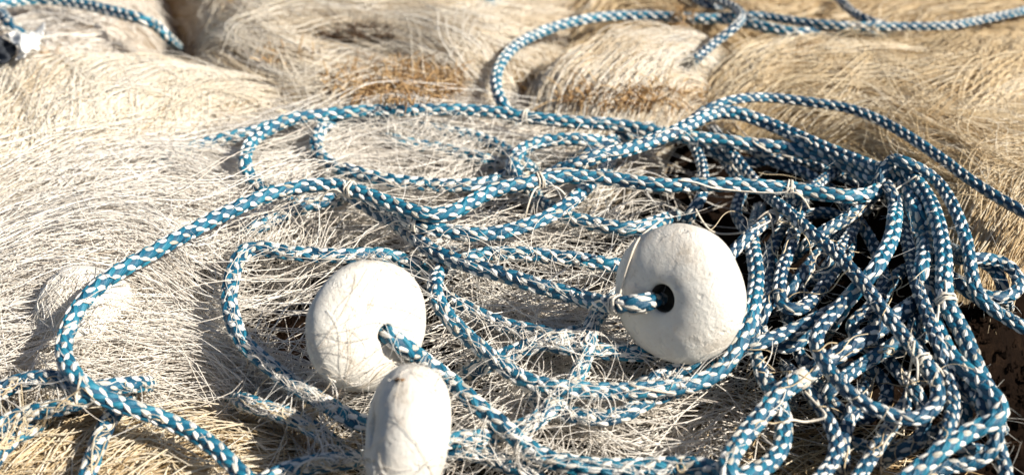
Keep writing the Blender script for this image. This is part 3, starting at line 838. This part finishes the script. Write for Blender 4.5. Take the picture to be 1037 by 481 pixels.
  [(800,330),(810,360),(835,400),(870,425),(900,400),(880,372),(850,378),(835,412),(862,448),(915,452),(960,430),(978,400),(962,372),(930,385),(918,408)], 0.95, []),
 ('deep rope beside the hanging strands at the right of the pile', -0.2,
  [(915,205,0.6),(924,235),(944,265),(944,295),(926,325),(932,355),(972,398),(978,425),(960,450),(985,455)], 0.95, []),
 ('shaded rope under the back edge ropes above the level rope', -0.4,
  [(712,150),(735,160),(760,165),(790,160),(820,165),(850,178),(872,186)], 0.95, []),
]

def rope_path(pts, layer, label=''):
    pts = [p if len(p) > 2 else (p[0], p[1], layer) for p in pts]
    def tuck(a, b):                              # a hidden end dives under the pile
        v = np.array([a[0] - b[0], a[1] - b[1]], float); v *= 13 / np.linalg.norm(v)
        return [(a[0] + v[0] * 0.9, a[1] + v[1] * 0.9, a[2] - 1.4), (a[0] + v[0] * 1.5, a[1] + v[1] * 1.5, a[2] - 4.2)]
    inside = lambda p: 5 < p[0] < 1032 and 5 < p[1] < 476
    if inside(pts[0]) and len(pts[0]) == 3 and 'whipped end, bottom' not in label: pts = tuck(pts[0], pts[1])[::-1] + pts
    if inside(pts[-1]) and len(pts[-1]) == 3 and 'frayed' not in label: pts = pts + tuck(pts[-1], pts[-2])
    px = np.array([p[0] for p in pts], float); py = np.array([p[1] for p in pts], float)
    ly = np.array([p[2] if len(p) > 2 else layer for p in pts], float)
    P = place(px, py, ly * LAYER + R)
    dep = (P - CAM) @ FWD                       # depth of every control point; points at a float take it from the float's mouth
    for i, p in enumerate(pts):
        if len(p) > 3: dep[i] = FLOATS[p[3]][2] + p[2]
    q = catmull(np.stack([px, py, dep * 1500], 1), 3.0)
    P = CAM + ray(q[:, 0], q[:, 1]) * (q[:, 2] / 1500)[:, None]
    return smooth_path(resample(P, 0.0035), 2)

paths = [rope_path(r[2], r[1], r[0]) for r in ROPES]

# let crossing ropes rest on each other: push overlapping runs apart along the line of sight
def relax(paths, iters=40):
    ids = np.concatenate([np.full(len(p), i) for i, p in enumerate(paths)])
    loc = np.concatenate([np.arange(len(p)) for p in paths])
    Q = np.vstack(paths)
    V = CAM - Q; V /= np.linalg.norm(V, axis=1)[:, None]
    D0 = Q.copy()
    zq = Q @ (-FWD)
    px, py, _ = to_px(Q)
    near = []
    n = len(Q)
    for a in range(0, n, 1500):
        b = min(n, a + 1500)
        dd = (px[a:b, None] - px[None, :]) ** 2 + (py[a:b, None] - py[None, :]) ** 2
        ii, jj = np.nonzero(dd < 22 ** 2)
        ii += a
        ok = (ii < jj) & ~((ids[ii] == ids[jj]) & (np.abs(loc[ii] - loc[jj]) < 14))
        near.append(np.stack([ii[ok], jj[ok]], 1))
    near = np.vstack(near)
    i, j = near[:, 0], near[:, 1]
    shift = np.zeros(n)
    order = np.sign(Q[i, 2] - Q[j, 2]); order[order == 0] = 1
    for it in range(iters):
        P = Q + V * shift[:, None]
        d = np.linalg.norm(P[i] - P[j], axis=1)
        over = np.clip(2 * R * 0.96 - d, 0, None)
        act = over > 1e-5
        mv = np.zeros(n); cnt = np.zeros(n)
        np.maximum.at(mv, np.where(order > 0, i, j)[act], over[act] * 0.36)
        dn = np.zeros(n)
        np.maximum.at(dn, np.where(order > 0, j, i)[act], over[act] * 0.18)
        shift += mv - dn
        # smooth along every rope
        s = shift.copy()
        same = ids[1:] == ids[:-1]
        for _ in range(3):
            l = np.concatenate([[s[0]], np.where(same, s[:-1], s[1:])]); r_ = np.concatenate([np.where(same, s[1:], s[:-1]), [s[-1]]])
            s = 0.25 * l + 0.5 * s + 0.25 * r_
        shift = s
    P = Q + V * shift[:, None]
    out, k = [], 0
    for p in paths:
        out.append(P[k:k + len(p)]); k += len(p)
    return out
paths = relax(paths)

def lens():
    a = np.linspace(0, 2 * np.pi, 8, endpoint=False)
    cu, cv = np.cos(a), np.sin(a) * (1 - 0.22 * np.abs(np.cos(a)))
    u = np.concatenate([cu, 0.66 * cu, [0]])
    v = np.concatenate([cv, 0.66 * cv, [0]])
    r = np.concatenate([np.full(8, 0.76), np.full(8, 0.985), [1.05]])
    j = np.arange(8); jn = (j + 1) % 8
    quads = np.stack([j, jn, jn + 8, j + 8], 1)
    tris = np.stack([j + 8, jn + 8, np.full(8, 16)], 1)
    return u, v, r, quads, tris
LU, LV, LR, LQ, LT = lens()

def stitches(Q, rad, s_c, th_c, lu, lv, slant, rscale):
    T, N, B = frames(Q)
    s = np.concatenate([[0], np.cumsum(np.linalg.norm(np.diff(Q, axis=0), axis=1))])
    n = len(s_c)
    ca, sa = np.cos(slant)[:, None], np.sin(slant)[:, None]
    u = LU[None, :] * lu[:, None]; v = LV[None, :] * lv[:, None]
    U = u * ca - v * sa; W = u * sa + v * ca
    ss = np.clip(s_c[:, None] + U, 0, s[-1]).ravel()
    th = (th_c[:, None] + W / rad).ravel()
    rr = (rad * LR[None, :] * rscale[:, None]).ravel()
    def ip(A): return np.stack([np.interp(ss, s, A[:, k]) for k in range(3)], 1)
    P = ip(Q); n1 = ip(N); n2 = ip(B)
    n1 /= np.linalg.norm(n1, axis=1)[:, None]; n2 /= np.linalg.norm(n2, axis=1)[:, None]
    V = P + rr[:, None] * (np.cos(th)[:, None] * n1 + np.sin(th)[:, None] * n2)
    off = (np.arange(n) * 17)[:, None, None]
    return V, (LQ[None] + off).reshape(-1, 4), (LT[None] + off).reshape(-1, 3)

def lashing_mesh(Q, k, rad):
    """a few turns of pale thread round the rope plus two loose ends"""
    T, N, B = frames(Q)
    turns = 3.2
    t = np.linspace(0, 1, 60)
    a = t * turns * 2 * np.pi
    c = Q[k]
    P = c + T[k] * ((t - 0.5) * 0.0042 + 0.0006 * np.sin(a * 0.7))[:, None] + (rad * 1.10 + 0.0004 * np.sin(5 * a))[:, None] * (np.cos(a)[:, None] * N[k] + np.sin(a)[:, None] * B[k])
    tail = []
    for sgn in (-1, 1):
        e = P[0] if sgn < 0 else P[-1]
        dirv = np.array([rng.normal(0, 1), rng.normal(0, 1), 0.5]); dirv /= np.linalg.norm(dirv)
        q = [e + dirv * 0.018 * w + np.array([0, 0, -0.02 * w * w + 0.004 * w]) for w in np.linspace(0.08, 1, 6)]
        tail.append(q)
    P = np.vstack([tail[0][::-1], P, tail[1]])
    return tube_mesh(P, 0.00062, 5)

for (label, layer, pts, per, lash), Q in zip(ROPES, paths):
    rad = R * (1.0 + rng.uniform(-0.04, 0.04))
    pile = Q[:, 0].min() > 0.105
    if 'thick' in label: rad *= 1.04
    elif pile: rad *= 0.81       # the pile is of slightly lighter line
    k = len(Q) // 2
    low = Q[np.argmin(Q[:, 2])]
    root = empty('braided_rope', (Q[k, 0], Q[k, 1], low[2] - rad))
    tag(root, label, 'rope')
    L = np.linalg.norm(np.diff(Q, axis=0), axis=1).sum()
    ring = resample(Q, 0.0024)
    V, Fl = tube_mesh(ring, rad * 0.84, 10)
    add_collide(V, [Fl[0]])
    P = 2 * rad * per * 1.12
    ncol = 6
    tw = rng.uniform(-10, 10)                   # slow twist of the whole rope, rad per metre
    th0 = rng.uniform(0, 6.28)
    sw, tw_, cb, tb = [], [], [], []
    for c in range(ncol):
        ph = 0.5 * (c % 2)
        j = np.arange(int(L / P) + 1)
        s1 = (j + ph) * P; s2 = (j + ph + 0.5) * P
        sw.append(s1[s1 < L - 0.001]); tw_.append(np.full((s1 < L - 0.001).sum(), c * 2 * np.pi / ncol))
        cb.append(s2[s2 < L - 0.001]); tb.append(np.full((s2 < L - 0.001).sum(), c * 2 * np.pi / ncol))
    sw, tw_, cb, tb = map(np.concatenate, (sw, tw_, cb, tb))
    n1, n2 = len(sw), len(cb)
    wob = lambda q, f, a: a * np.array([noise.noise((x_ * f, th0, layer)) for x_ in q])   # the braid is pulled uneven along the rope
    tw_ = tw_ + wob(sw, 9, 0.9); tb = tb + wob(cb, 9, 0.9)
    sw = sw + wob(sw, 14, 0.004); cb = cb + wob(cb, 14, 0.004)
    sl = 0.47 * (1 if rng.random() < 0.75 else -1)
    Vw, Qw, Tw = stitches(Q, rad, sw + rng.normal(0, 0.0003, n1), tw_ + th0 + sw * tw + rng.normal(0, 0.05, n1), P * rng.uniform(0.38, 0.54, n1), rad * rng.uniform(0.31, 0.49, n1) * (0.88 if pile else 1.0), np.full(n1, sl) + rng.normal(0, 0.07, n1), rng.uniform(0.985, 1.05, n1))
    Vb, Qb, Tb = stitches(Q, rad, cb, tb + th0 + cb * tw + rng.normal(0, 0.04, n2), P * rng.uniform(0.48, 0.56, n2), rad * rng.uniform(0.50, 0.60, n2), np.full(n2, -0.45 * np.sign(sl)) + rng.normal(0, 0.06, n2), rng.uniform(0.98, 1.03, n2))
    Vall = np.vstack([V, Vb])
    rope_tone = rng.uniform(-0.15, 0.2) - (0.3 if pile else 0.0)  # fading varies from rope to rope; pile ropes are set darker
    tb_ = np.concatenate([np.full(len(V), 0.3), np.repeat(np.clip(rng.normal(0.5 + rope_tone, 0.16, n2), 0, 1), 17)])
    yb = np.concatenate([np.zeros(len(V)), np.tile(LV, n2)])
    mesh_obj('blue_strands', Vall, Fl[:1] + [Fl[1], Fl[2], Qb + len(V), Tb + len(V)], M_BLUE, root, tint=tb_, yarn=yb)['kind'] = 'stuff'
    mesh_obj('white_strands', Vw, [Qw, Tw], M_WHITE, root, tint=np.repeat(np.clip(rng.normal(0.55, 0.24, n1), 0, 1), 17), yarn=np.tile(LV, n1))['kind'] = 'stuff'
    qx, qy, _ = to_px(Q)
    for (lx, ly) in lash:
        kk = int(np.argmin((qx - lx) ** 2 + (qy - ly) ** 2))
        kk = min(max(kk, 2), len(Q) - 3)
        Vl, Fll = lashing_mesh(Q, kk, rad)
        mesh_obj('lashing', Vl, Fll, M_TWINE, root)
    if 'whipped' in label and 'pale' in label:
        w = resample(Q[:5], 0.001)[:9]
        Vc, Fc = tube_mesh(w, rad * np.array([0.6, 0.86, 0.98, 1.05, 1.08, 1.08, 1.07, 1.04, 0.95])[:len(w)], 12)
        mesh_obj('whipped_end', Vc, Fc, M_TWINE, root)
    nf = int(L * 200)                            # fuzz: short broken fibres standing off the braid
    kf = rng.integers(0, len(Q), nf)
    rd = rng.normal(0, 1, (nf, 3)); rd /= np.linalg.norm(rd, axis=1)[:, None]
    w = np.linspace(0, 1, 5)
    pa = Q[kf][:, None, :] + rd[:, None, :] * (rad * 0.9) + (rd + rng.normal(0, 0.8, (nf, 3)))[:, None, :] * (w[None, :, None] * rng.uniform(0.0015, 0.006, nf)[:, None, None]) \
        + rng.normal(0, 0.0016, (nf, 1, 3)) * (w ** 2)[None, :, None]
    Vf, Ff = thin_tubes(pa, np.full(nf, 0.00009))
    mesh_obj('fuzz', Vf, [Ff], M_WHITE, root, tint=np.full(len(Vf), 0.55))['kind'] = 'stuff'
    if 'frayed' in label:
        e = Q[-1]; t = Q[-1] - Q[-3]; t /= np.linalg.norm(t)
        n = 46
        pa = np.zeros((n, 6, 3))
        for q in range(n):
            d = t + rng.normal(0, 0.55, 3); d /= np.linalg.norm(d)
            w = np.linspace(0, 1, 6)
            pa[q] = e + rng.normal(0, 0.0018, 3) + d * (w * rng.uniform(0.006, 0.016))[:, None] + np.array([0, 0, -0.004]) * (w ** 2)[:, None]
        Vf, Ff = thin_tubes(pa, np.full(n, 0.0005))
        mesh_obj('frayed_end', Vf, [Ff], M_WHITE, root)['kind'] = 'stuff'

# ------------------------------------------------------------------ loose twine, lying on whatever is below it
for h in heaps:
    add_collide(h.V, [h.F])
bvh = BVHTree.FromPolygons([tuple(v) for v in np.vstack(COLLIDE_V).tolist()], COLLIDE_F)
CAMV = Vector(CAM)
def drape(px, py, lift, tension=6):
    d = ray(px, py)
    dep = np.full(len(d), np.nan)
    for i in range(len(d)):
        ln = float(np.linalg.norm(d[i]))
        hit = bvh.ray_cast(CAMV, Vector(d[i] / ln))
        if hit[0] is not None:
            dep[i] = hit[3] / ln
    ok = ~np.isnan(dep)
    if ok.sum() < 2: return None
    dep = np.interp(np.arange(len(d)), np.nonzero(ok)[0], dep[ok])
    dep -= lift * 2.0
    lim = dep.copy()
    for _ in range(tension):
        m = dep.copy(); m[1:-1] = (dep[:-2] + dep[1:-1] + dep[2:]) / 3
        dep = np.minimum(lim, m)
    m = dep.copy(); m[1:-1] = (dep[:-2] + dep[1:-1] + dep[2:]) / 3
    return CAM + d * m[:, None]

TWINES = [
 ('white twine arcing over the netting below the upper long rope', 0.9, [(330,142),(350,137),(385,129),(410,128),(430,133),(465,145),(490,154),(512,157),(518,148),(524,132)]),
 ('wavy white twine above the sagging rope, centre', 0.9, [(425,203),(432,195),(447,180),(465,174),(480,172),(500,175),(512,179),(527,177),(545,170)]),
 ('straight white twine lying along the long rope, centre to right', 0.85, [(520,181),(540,175),(570,171),(610,173),(650,179),(700,184),(720,190),(745,193),(775,195),(795,195),(800,190)]),
 ('white twine stretched under the long loop on the left', 0.95, [(58,336),(72,328),(125,302),(175,277),(202,257),(235,237),(260,218),(280,204),(297,193),(303,202),(315,204),(335,196)]),
 ('pinkish twine falling over the turn of the left loop', 0.95, [(84,352),(82,380),(77,403),(82,418),(97,428),(125,435),(150,445),(175,453),(200,462)]),
 ('white twine looped over the top left of the right float', 0.85, [(690,205),(680,214),(667,225),(647,242),(636,268),(630,290),(626,305)]),
 ('white twine sagging from lashing to the float top', 0.9, [(694,190),(700,202),(712,225),(725,236),(750,236),(770,229),(783,222)]),
 ('white twine crossing the back edge ropes', 0.9, [(742,122),(750,132),(767,147),(785,155),(803,160)]),
 ('small hooked twine in the dark gap above the level rope', 0.9, [(785,158),(770,158),(755,154),(745,153),(740,160),(744,172),(754,178),(764,177)]),
 ('curling twine by the knot of the pile', 0.85, [(928,178),(918,185),(907,192),(898,201),(894,209),(885,212),(876,206),(884,202),(895,204)]),
 ('pale twine crossing the bends at bottom right', 0.95, [(762,448),(780,436),(800,425),(815,427),(835,423),(836,419),(826,408),(815,396)]),
 ('tan twine hanging across the wide bend to the bottom', 0.85, [(926,345),(924,361),(919,388),(914,418),(907,433),(894,453),(892,480)]),
 ('thick tan twine above the bottom rope, centre', 1.0, [(530,437),(555,440),(575,441),(612,441),(632,448),(650,460),(668,467)]),
 ('cream twine sweeping across the rope under the right float', 0.85, [(560,392),(587,383),(612,382),(632,388),(662,395),(698,400)]),
 ('small loop of twine below the right float', 0.8, [(634,396),(637,386),(642,377),(657,372),(670,377),(673,386)]),
 ('twine curving over the threaded rope beside the float', 0.8, [(585,298),(600,292),(612,293),(622,301),(628,312),(640,318),(655,316)]),
 ('angular twine left of the short level rope', 0.8, [(500,347),(525,342),(562,337),(592,336),(595,348),(632,350)]),
 ('coiled curl of twine on the diagonal rope', 0.7, [(820,250),(824,262),(830,272),(839,270),(841,261),(834,256),(826,260),(827,271),(836,276),(845,270),(846,258)]),
 ('twine dangling beside the hook', 0.8, [(825,272),(819,282),(814,294),(817,306),(826,312)]),
 ('tan twine trailing down from the pale bundle at the back', 1.1, [(640,48),(647,60),(660,77),(675,92),(700,107)]),
 ('looped tan twine at the left of the pale bundle', 1.0, [(545,60),(544,47),(556,44),(575,52),(597,65),(606,71)]),
 ('kinked tan twine at the front of the pale bundle', 1.1, [(593,68),(590,78),(582,90),(592,99),(600,103)]),
 ('curved twine on the upper long rope at the back', 0.9, [(548,114),(552,108),(565,106),(580,109),(600,116),(620,112),(640,120)]),
 ('pale twine looping by the back edge ropes', 0.8, [(788,156),(793,142),(803,138),(815,140),(822,146)]),
 ('twine bow left of the right float', 0.75, [(525,297),(535,305),(545,316),(560,320),(575,314),(585,304)]),
 ('twine trailing from the netting below the left float', 0.85, [(262,380),(290,395),(310,412),(322,418),(326,414),(318,412),(325,425),(333,440),(332,455),(345,452)]),
 ('twine bending over the top of the edge-on float', 0.9, [(330,392),(352,396),(372,390),(388,374),(402,366),(418,368)]),
 ('twine at the bottom edge left of the edge-on float', 0.9, [(296,485),(300,474),(312,466),(330,463),(345,470),(355,480)]),
]
for (label, wpx, pts) in TWINES:
    q = catmull(np.array([(a, b, 0) for a, b in pts], float), 2.5)
    P = drape(q[:, 0], q[:, 1], 0.0008, 4)
    if P is None: continue
    P = smooth_path(P, 2)
    V, Fl = tube_mesh(P, 0.00068 * wpx, 6)
    tag(mesh_obj('twine', V, Fl, M_TWINE), label, 'twine')

# fine threads of the tangled net lying over ropes and floats
def thread_cloud(n, region, guides, spread, curl, length, tint, rad, floats_too=False):
    reg = np.asarray(region, float); g = np.asarray(guides, float)
    K = 26
    out = []
    while len(out) < n:
        q = rng.uniform(reg.min(0), reg.max(0))
        if not poly_inside(q[None, 0], q[None, 1], reg)[0]: continue
        w = 1.0 / (((q[0] - g[:, 0]) ** 2 + (q[1] - g[:, 1]) ** 2) + 300.0) ** 1.5; w /= w.sum()
        ga = np.radians(g[:, 2]) * 2
        a = 0.5 * math.atan2((w * np.sin(ga)).sum(), (w * np.cos(ga)).sum()) + math.radians(rng.normal(0, spread))
        L = rng.uniform(*length)
        t = np.linspace(-0.5, 0.5, K)
        H = a + rng.normal(0, curl) * t + 0.6 * rng.normal(0, curl) * np.sin(t * 7 + rng.uniform(0, 6))
        x = np.cumsum(np.cos(H)) * L / K; y = -np.cumsum(np.sin(H)) * L / K
        x += q[0] - x[K // 2]; y += q[1] - y[K // 2]
        near = ((x[:, None] - CLEAN1[None, :, 0]) ** 2 + (y[:, None] - CLEAN1[None, :, 1]) ** 2).min(1) < 80
        if near.sum() > 1 and rng.random() < 0.93: continue
        if rng.random() < 0.62:
            near = ((x[:, None] - CLEAN[None, :, 0]) ** 2 + (y[:, None] - CLEAN[None, :, 1]) ** 2).min(1) < 64
            if near.sum() > 2: continue
        if not floats_too:
            if any((np.hypot(x - fx, (y - fy)) < fr).any() for fx, fy, fr in ((687, 298, 62), (372, 329, 58), (412, 430, 44))): continue
        P = drape(x, y, 0.0005 + rng.uniform(0, 0.0012), int(rng.integers(4, 18)))
        if P is None: continue
        if np.abs(np.diff(P, axis=0)).max() > 0.03: continue
        out.append(smooth_path(P, 1))
    return np.array(out), rng.uniform(rad[0], rad[1], n) / 1000, rng.uniform(tint[0], tint[1], n)

CLEAN = np.vstack([np.stack(to_px(paths[k])[:2], 1)[::2] for k in (0, 1, 2, 3, 4, 5, 6)])
CLEAN1 = np.stack(to_px(paths[0])[:2], 1)[::2]
nt_tangle.fil = [
    thread_cloud(560, R_LEFT, G_TANG, 28, 1.1, (80, 260), (0.6, 1), (0.16, 0.26)),
    thread_cloud(720, [(240, 200), (330, 118), (520, 118), (680, 140), (700, 210), (620, 260), (620, 330), (760, 400), (700, 480), (470, 480), (250, 480), (240, 300)], G_TANG, 38, 1.5, (60, 220), (0.6, 1), (0.16, 0.27)),
    thread_cloud(240, [(-10, 200), (230, 150), (340, 120), (560, 125), (640, 240), (620, 400), (560, 475), (330, 475), (230, 400), (-10, 380)], G_TANG, 45, 2.2, (110, 330), (0.7, 1), (0.13, 0.21)),
    thread_cloud(34, [(240, 250), (430, 255), (440, 330), (380, 420), (250, 380)], [(280, 300, 35), (330, 300, 15), (280, 360, -20)], 35, 1.0, (90, 220), (0.75, 1), (0.12, 0.18), True),
    thread_cloud(16, [(300, 260), (440, 265), (450, 380), (452, 480), (360, 480), (310, 380)], [(370, 320, 30), (420, 430, -20)], 50, 0.3, (80, 170), (0.0, 0.35), (0.11, 0.16), True),
    thread_cloud(260, [(-20, 270), (140, 260), (140, 370), (-20, 370)], [(60, 310, 28), (100, 340, -10)], 30, 0.8, (60, 150), (0.5, 1), (0.2, 0.32)),
]
pk = np.vstack([f[0][rng.random(len(f[0])) < 0.45][:, 7:19:5].reshape(-1, 3) for f in nt_tangle.fil[:2]])
def knots(P, root):
    oc = np.array([(1, 0, 0), (-1, 0, 0), (0, 1, 0), (0, -1, 0), (0, 0, 1), (0, 0, -1)], float)
    f = np.array([(4, 0, 2), (4, 2, 1), (4, 1, 3), (4, 3, 0), (5, 2, 0), (5, 1, 2), (5, 3, 1), (5, 0, 3)])
    n = len(P)
    V = P[:, None, :] + oc[None] * rng.uniform(0.0004, 0.0009, (n, 1, 3))
    F = (f[None] + (np.arange(n) * 6)[:, None, None]).reshape(-1, 3)
    tag(mesh_obj('mesh_knots', V.reshape(-1, 3), [F], FIB_GREY, root, tint=np.full(n * 6, 0.85)), kind='stuff')
knots(pk, nt_tangle.root)
nt_tangle.finish(FIB_GREY, 'loose_threads')
nt_straw.fil = [thread_cloud(230, [(-20, 375), (200, 375), (340, 410), (350, 490), (-20, 490)], G_STRAW, 40, 1.4, (50, 160), (0.6, 1), (0.22, 0.36))]
nt_straw.finish(FIB_STRAW, 'loose_threads')
nt_dry.fil = [thread_cloud(55, [(700, 150), (880, 150), (960, 300), (960, 490), (680, 490), (760, 380)], [(760, 300, 60), (800, 250, -30), (850, 430, 40), (730, 430, 30)], 45, 1.6, (25, 80), (0.5, 1), (0.22, 0.4))]
nt_dry.finish(FIB_STRAW, 'loose_threads')

# ------------------------------------------------------------------ brown weed clumps, stalks, scraps
def weed_clump(label, cx, cy, rx, ry, n, tint=(0, 1), h=0.004):
    ra = 1.15 * rng.uniform(0, 1, n) ** 0.75; an = rng.uniform(0, 6.283, n)
    px = cx + rx * ra * np.cos(an); py = cy + ry * ra * np.sin(an)
    out = []
    K = 8
    for a, b in zip(px, py):
        hit = drape(np.array([a, a + 1]), np.array([b, b]), 0.0042, 0)
        if hit is None: continue
        d = rng.normal(0, 1, 3); d[2] = abs(d[2]) * 0.7; d /= np.linalg.norm(d)
        cvec = rng.normal(0, 1, 3); t = np.linspace(0, 1, K)
        L = rng.uniform(0.004, 0.011)
        out.append(hit[0] + d * (t * L)[:, None] + cvec * (t * t * L * 0.6)[:, None] + np.array([0, 0, h]) * np.sin(t * 3)[:, None])
    P = np.array(out)
    V, F = thin_tubes(P, rng.uniform(0.0003, 0.0006, len(P)))
    c = P.reshape(-1, 3).mean(0)
    o = mesh_obj('dried_weed', V - c, [F], FIB_BROWN, tint=np.repeat(rng.uniform(tint[0], tint[1], len(P)), K * 3))
    o.location = c
    tag(o, label, 'weed clump')
weed_clump('rusty brown weed tuft caught in the cream net above the upper rope', 398, 88, 60, 18, 1300, (0.3, 1))
weed_clump('brown weed tuft darkened as shade of the hollow near the top, left of centre', 362, 46, 34, 11, 1100, (0, 0.18))  # near-black tint paints the shade of the hollow onto the weed
weed_clump('orange brown weed along the front of the pale bundle', 640, 102, 66, 12, 900, (0.25, 0.95))
weed_clump('small orange weed tuft right of the pale bundle', 690, 25, 12, 10, 120, (0.3, 1))
weed_clump('brown weed spot on the tan net below the double rope', 812, 68, 22, 9, 260, (0.2, 1))
weed_clump('thin brown weed streak across the upper left cream net', 290, 64, 30, 5, 160, (0.3, 1))
weed_clump('small brown weed streak near the top of the cream net', 240, 10, 24, 4, 120, (0.3, 1))
weed_clump('tiny rust weed patch on the combed net, upper left', 57, 66, 6, 4, 110, (0.4, 1))

def stalk(label, pts, r):
    q = catmull(np.array([(a, b, 0) for a, b in pts], float), 3)
    P = drape(q[:, 0], q[:, 1], 0.0016, 12)
    if P is None: return
    V, Fl = tube_mesh(smooth_path(P, 2), r, 7)
    tag(mesh_obj('dry_stalk', V, Fl, M_STRAW), label, 'stalk')
stalk('thick dry stalk lying in front of the back rope loop', [(527, 86), (536, 93), (548, 103)], 0.0017)
stalk('thin dry stalk crossing the thick one at the back loop', [(526, 84), (529, 96), (531, 110)], 0.0011)
stalk('upright dry stalk over the brown weed at left of centre', [(327, 90), (329, 74), (331, 62)], 0.0009)
stalk('bent pale stalk beside the dark weed hollow', [(333, 58), (338, 50), (344, 40), (346, 37)], 0.0009)
stalk('straw stalk slanting at the bottom, right of centre', [(798, 483), (812, 470), (826, 460), (838, 450)], 0.0010)
stalk('loose tan stalk on the dark soil, far right', [(1002, 385), (1010, 379), (1020, 377)], 0.0009)

def scrap(name, label, cat, outline, h, mat, seed, thick=0.0009, crumple=0.010):
    """torn sheet: outline filled with a grid, crumpled, given thickness"""
    o = np.asarray(outline, float)
    mn, mx = o.min(0), o.max(0)
    n = 26
    xs = np.linspace(mn[0], mx[0], n); ys = np.linspace(mn[1], mx[1], n)
    X, Y = np.meshgrid(xs, ys); x, y = X.ravel(), Y.ravel()
    ins = poly_inside(x, y, o)
    hh = np.array([crumple * noise.fractal((a * 0.045 + seed, b * 0.07, seed), 1.0, 2.0, 3) for a, b in zip(x, y)])
    P = place(x, y, h + hh)
    i = (np.arange(n - 1)[:, None] * n + np.arange(n - 1)[None, :]).ravel()
    F = np.stack([i, i + n, i + n + 1, i + 1], 1)
    F = F[ins[F].all(1)]
    used = np.unique(F); rm = np.full(n * n, -1); rm[used] = np.arange(len(used))
    c = P[used].mean(0)
    ob = mesh_obj(name, P[used] - c, [rm[F]], mat)
    ob.location = c
    md = ob.modifiers.new('thickness', 'SOLIDIFY'); md.thickness = thick
    tag(ob, label, cat)
m, nt_, b_ = new_mat('white_plastic'); b_.inputs['Base Color'].default_value = (0.78, 0.77, 0.75, 1); b_.inputs['Roughness'].default_value = 0.4
M_PLASTIC = m
m, nt_, b_ = new_mat('dark_cloth'); b_.inputs['Base Color'].default_value = (0.03, 0.035, 0.045, 1); b_.inputs['Roughness'].default_value = 0.85
M_CLOTH = m
scrap('plastic_scrap', 'torn white plastic scrap beside the blurred rope, top left', 'plastic scrap',
      [(4, 36), (14, 30), (25, 33), (36, 30), (43, 22), (47, 20), (44, 38), (40, 52), (30, 54), (24, 60), (14, 62), (20, 50), (10, 42)], 0.040, M_PLASTIC, 2.2)
scrap('dark_cloth', 'crumpled dark cloth under the white scrap at the left edge', 'cloth',
      [(-30, 40), (2, 36), (16, 46), (18, 56), (6, 64), (-30, 70)], 0.034, M_CLOTH, 6.2)

def chip():
    px = np.array([401, 403, 405, 406, 408, 410, 403, 405, 407, 412.5, 414, 402]); py = np.array([384, 385, 384, 386, 385, 384, 383, 386, 384, 386, 386, 386.0])
    P = drape(px, py, 0.0, 0)
    oc = np.array([(1, 0, 0), (-1, 0, 0), (0, 1, 0), (0, -1, 0), (0, 0, 1), (0, 0, -1)], float) * np.array([1.5, 0.9, 0.5])
    f = np.array([(4, 0, 2), (4, 2, 1), (4, 1, 3), (4, 3, 0), (5, 2, 0), (5, 1, 2), (5, 3, 1), (5, 0, 3)])
    V = (P[:, None, :] + oc[None] * rng.uniform(0.0006, 0.0013, (len(P), 1, 1))).reshape(-1, 3)
    F = (f[None] + (np.arange(len(P)) * 6)[:, None, None]).reshape(-1, 3)
    o = mesh_obj('scuff', V, [F], FIB_BROWN, FLOAT_OBJ[2], tint=np.full(len(V), 0.35))
    o['kind'] = 'stuff'; o['label'] = 'brown chipped scuff near the top'
chip()

# crumbs on the bare soil at the right
def crumbs():
    n = 3200
    px = rng.uniform(930, 1085, n); py = rng.uniform(285, 505, n)
    P = place(px, py, SOIL_Z + 0.01)
    gx, gy, gz = GROUND
    P[:, 2] = gz[np.clip(np.searchsorted(gy, P[:, 1]), 0, len(gy) - 1), np.clip(np.searchsorted(gx, P[:, 0]), 0, len(gx) - 1)]
    ico = np.array([(0, 0, 1), (0.9, 0, 0.1), (0, 0.9, 0), (-0.9, 0, 0.1), (0, -0.9, 0), (0, 0, -1)], float)
    f = np.array([(0, 1, 2), (0, 2, 3), (0, 3, 4), (0, 4, 1), (5, 2, 1), (5, 3, 2), (5, 4, 3), (5, 1, 4)])
    s = 0.0005 + 0.0022 * rng.random(n) ** 3
    V = P[:, None, :] + (ico[None] * (1 + rng.normal(0, 0.25, (n, 6, 3)))) * s[:, None, None]
    F = (f[None] + (np.arange(n) * 6)[:, None, None]).reshape(-1, 3)
    o = mesh_obj('soil_crumbs', V.reshape(-1, 3), [F], M_SOIL, smooth=False)
    tag(o, 'dark crumbs of soil scattered on the ground at the far right', 'soil', kind='stuff')
crumbs()
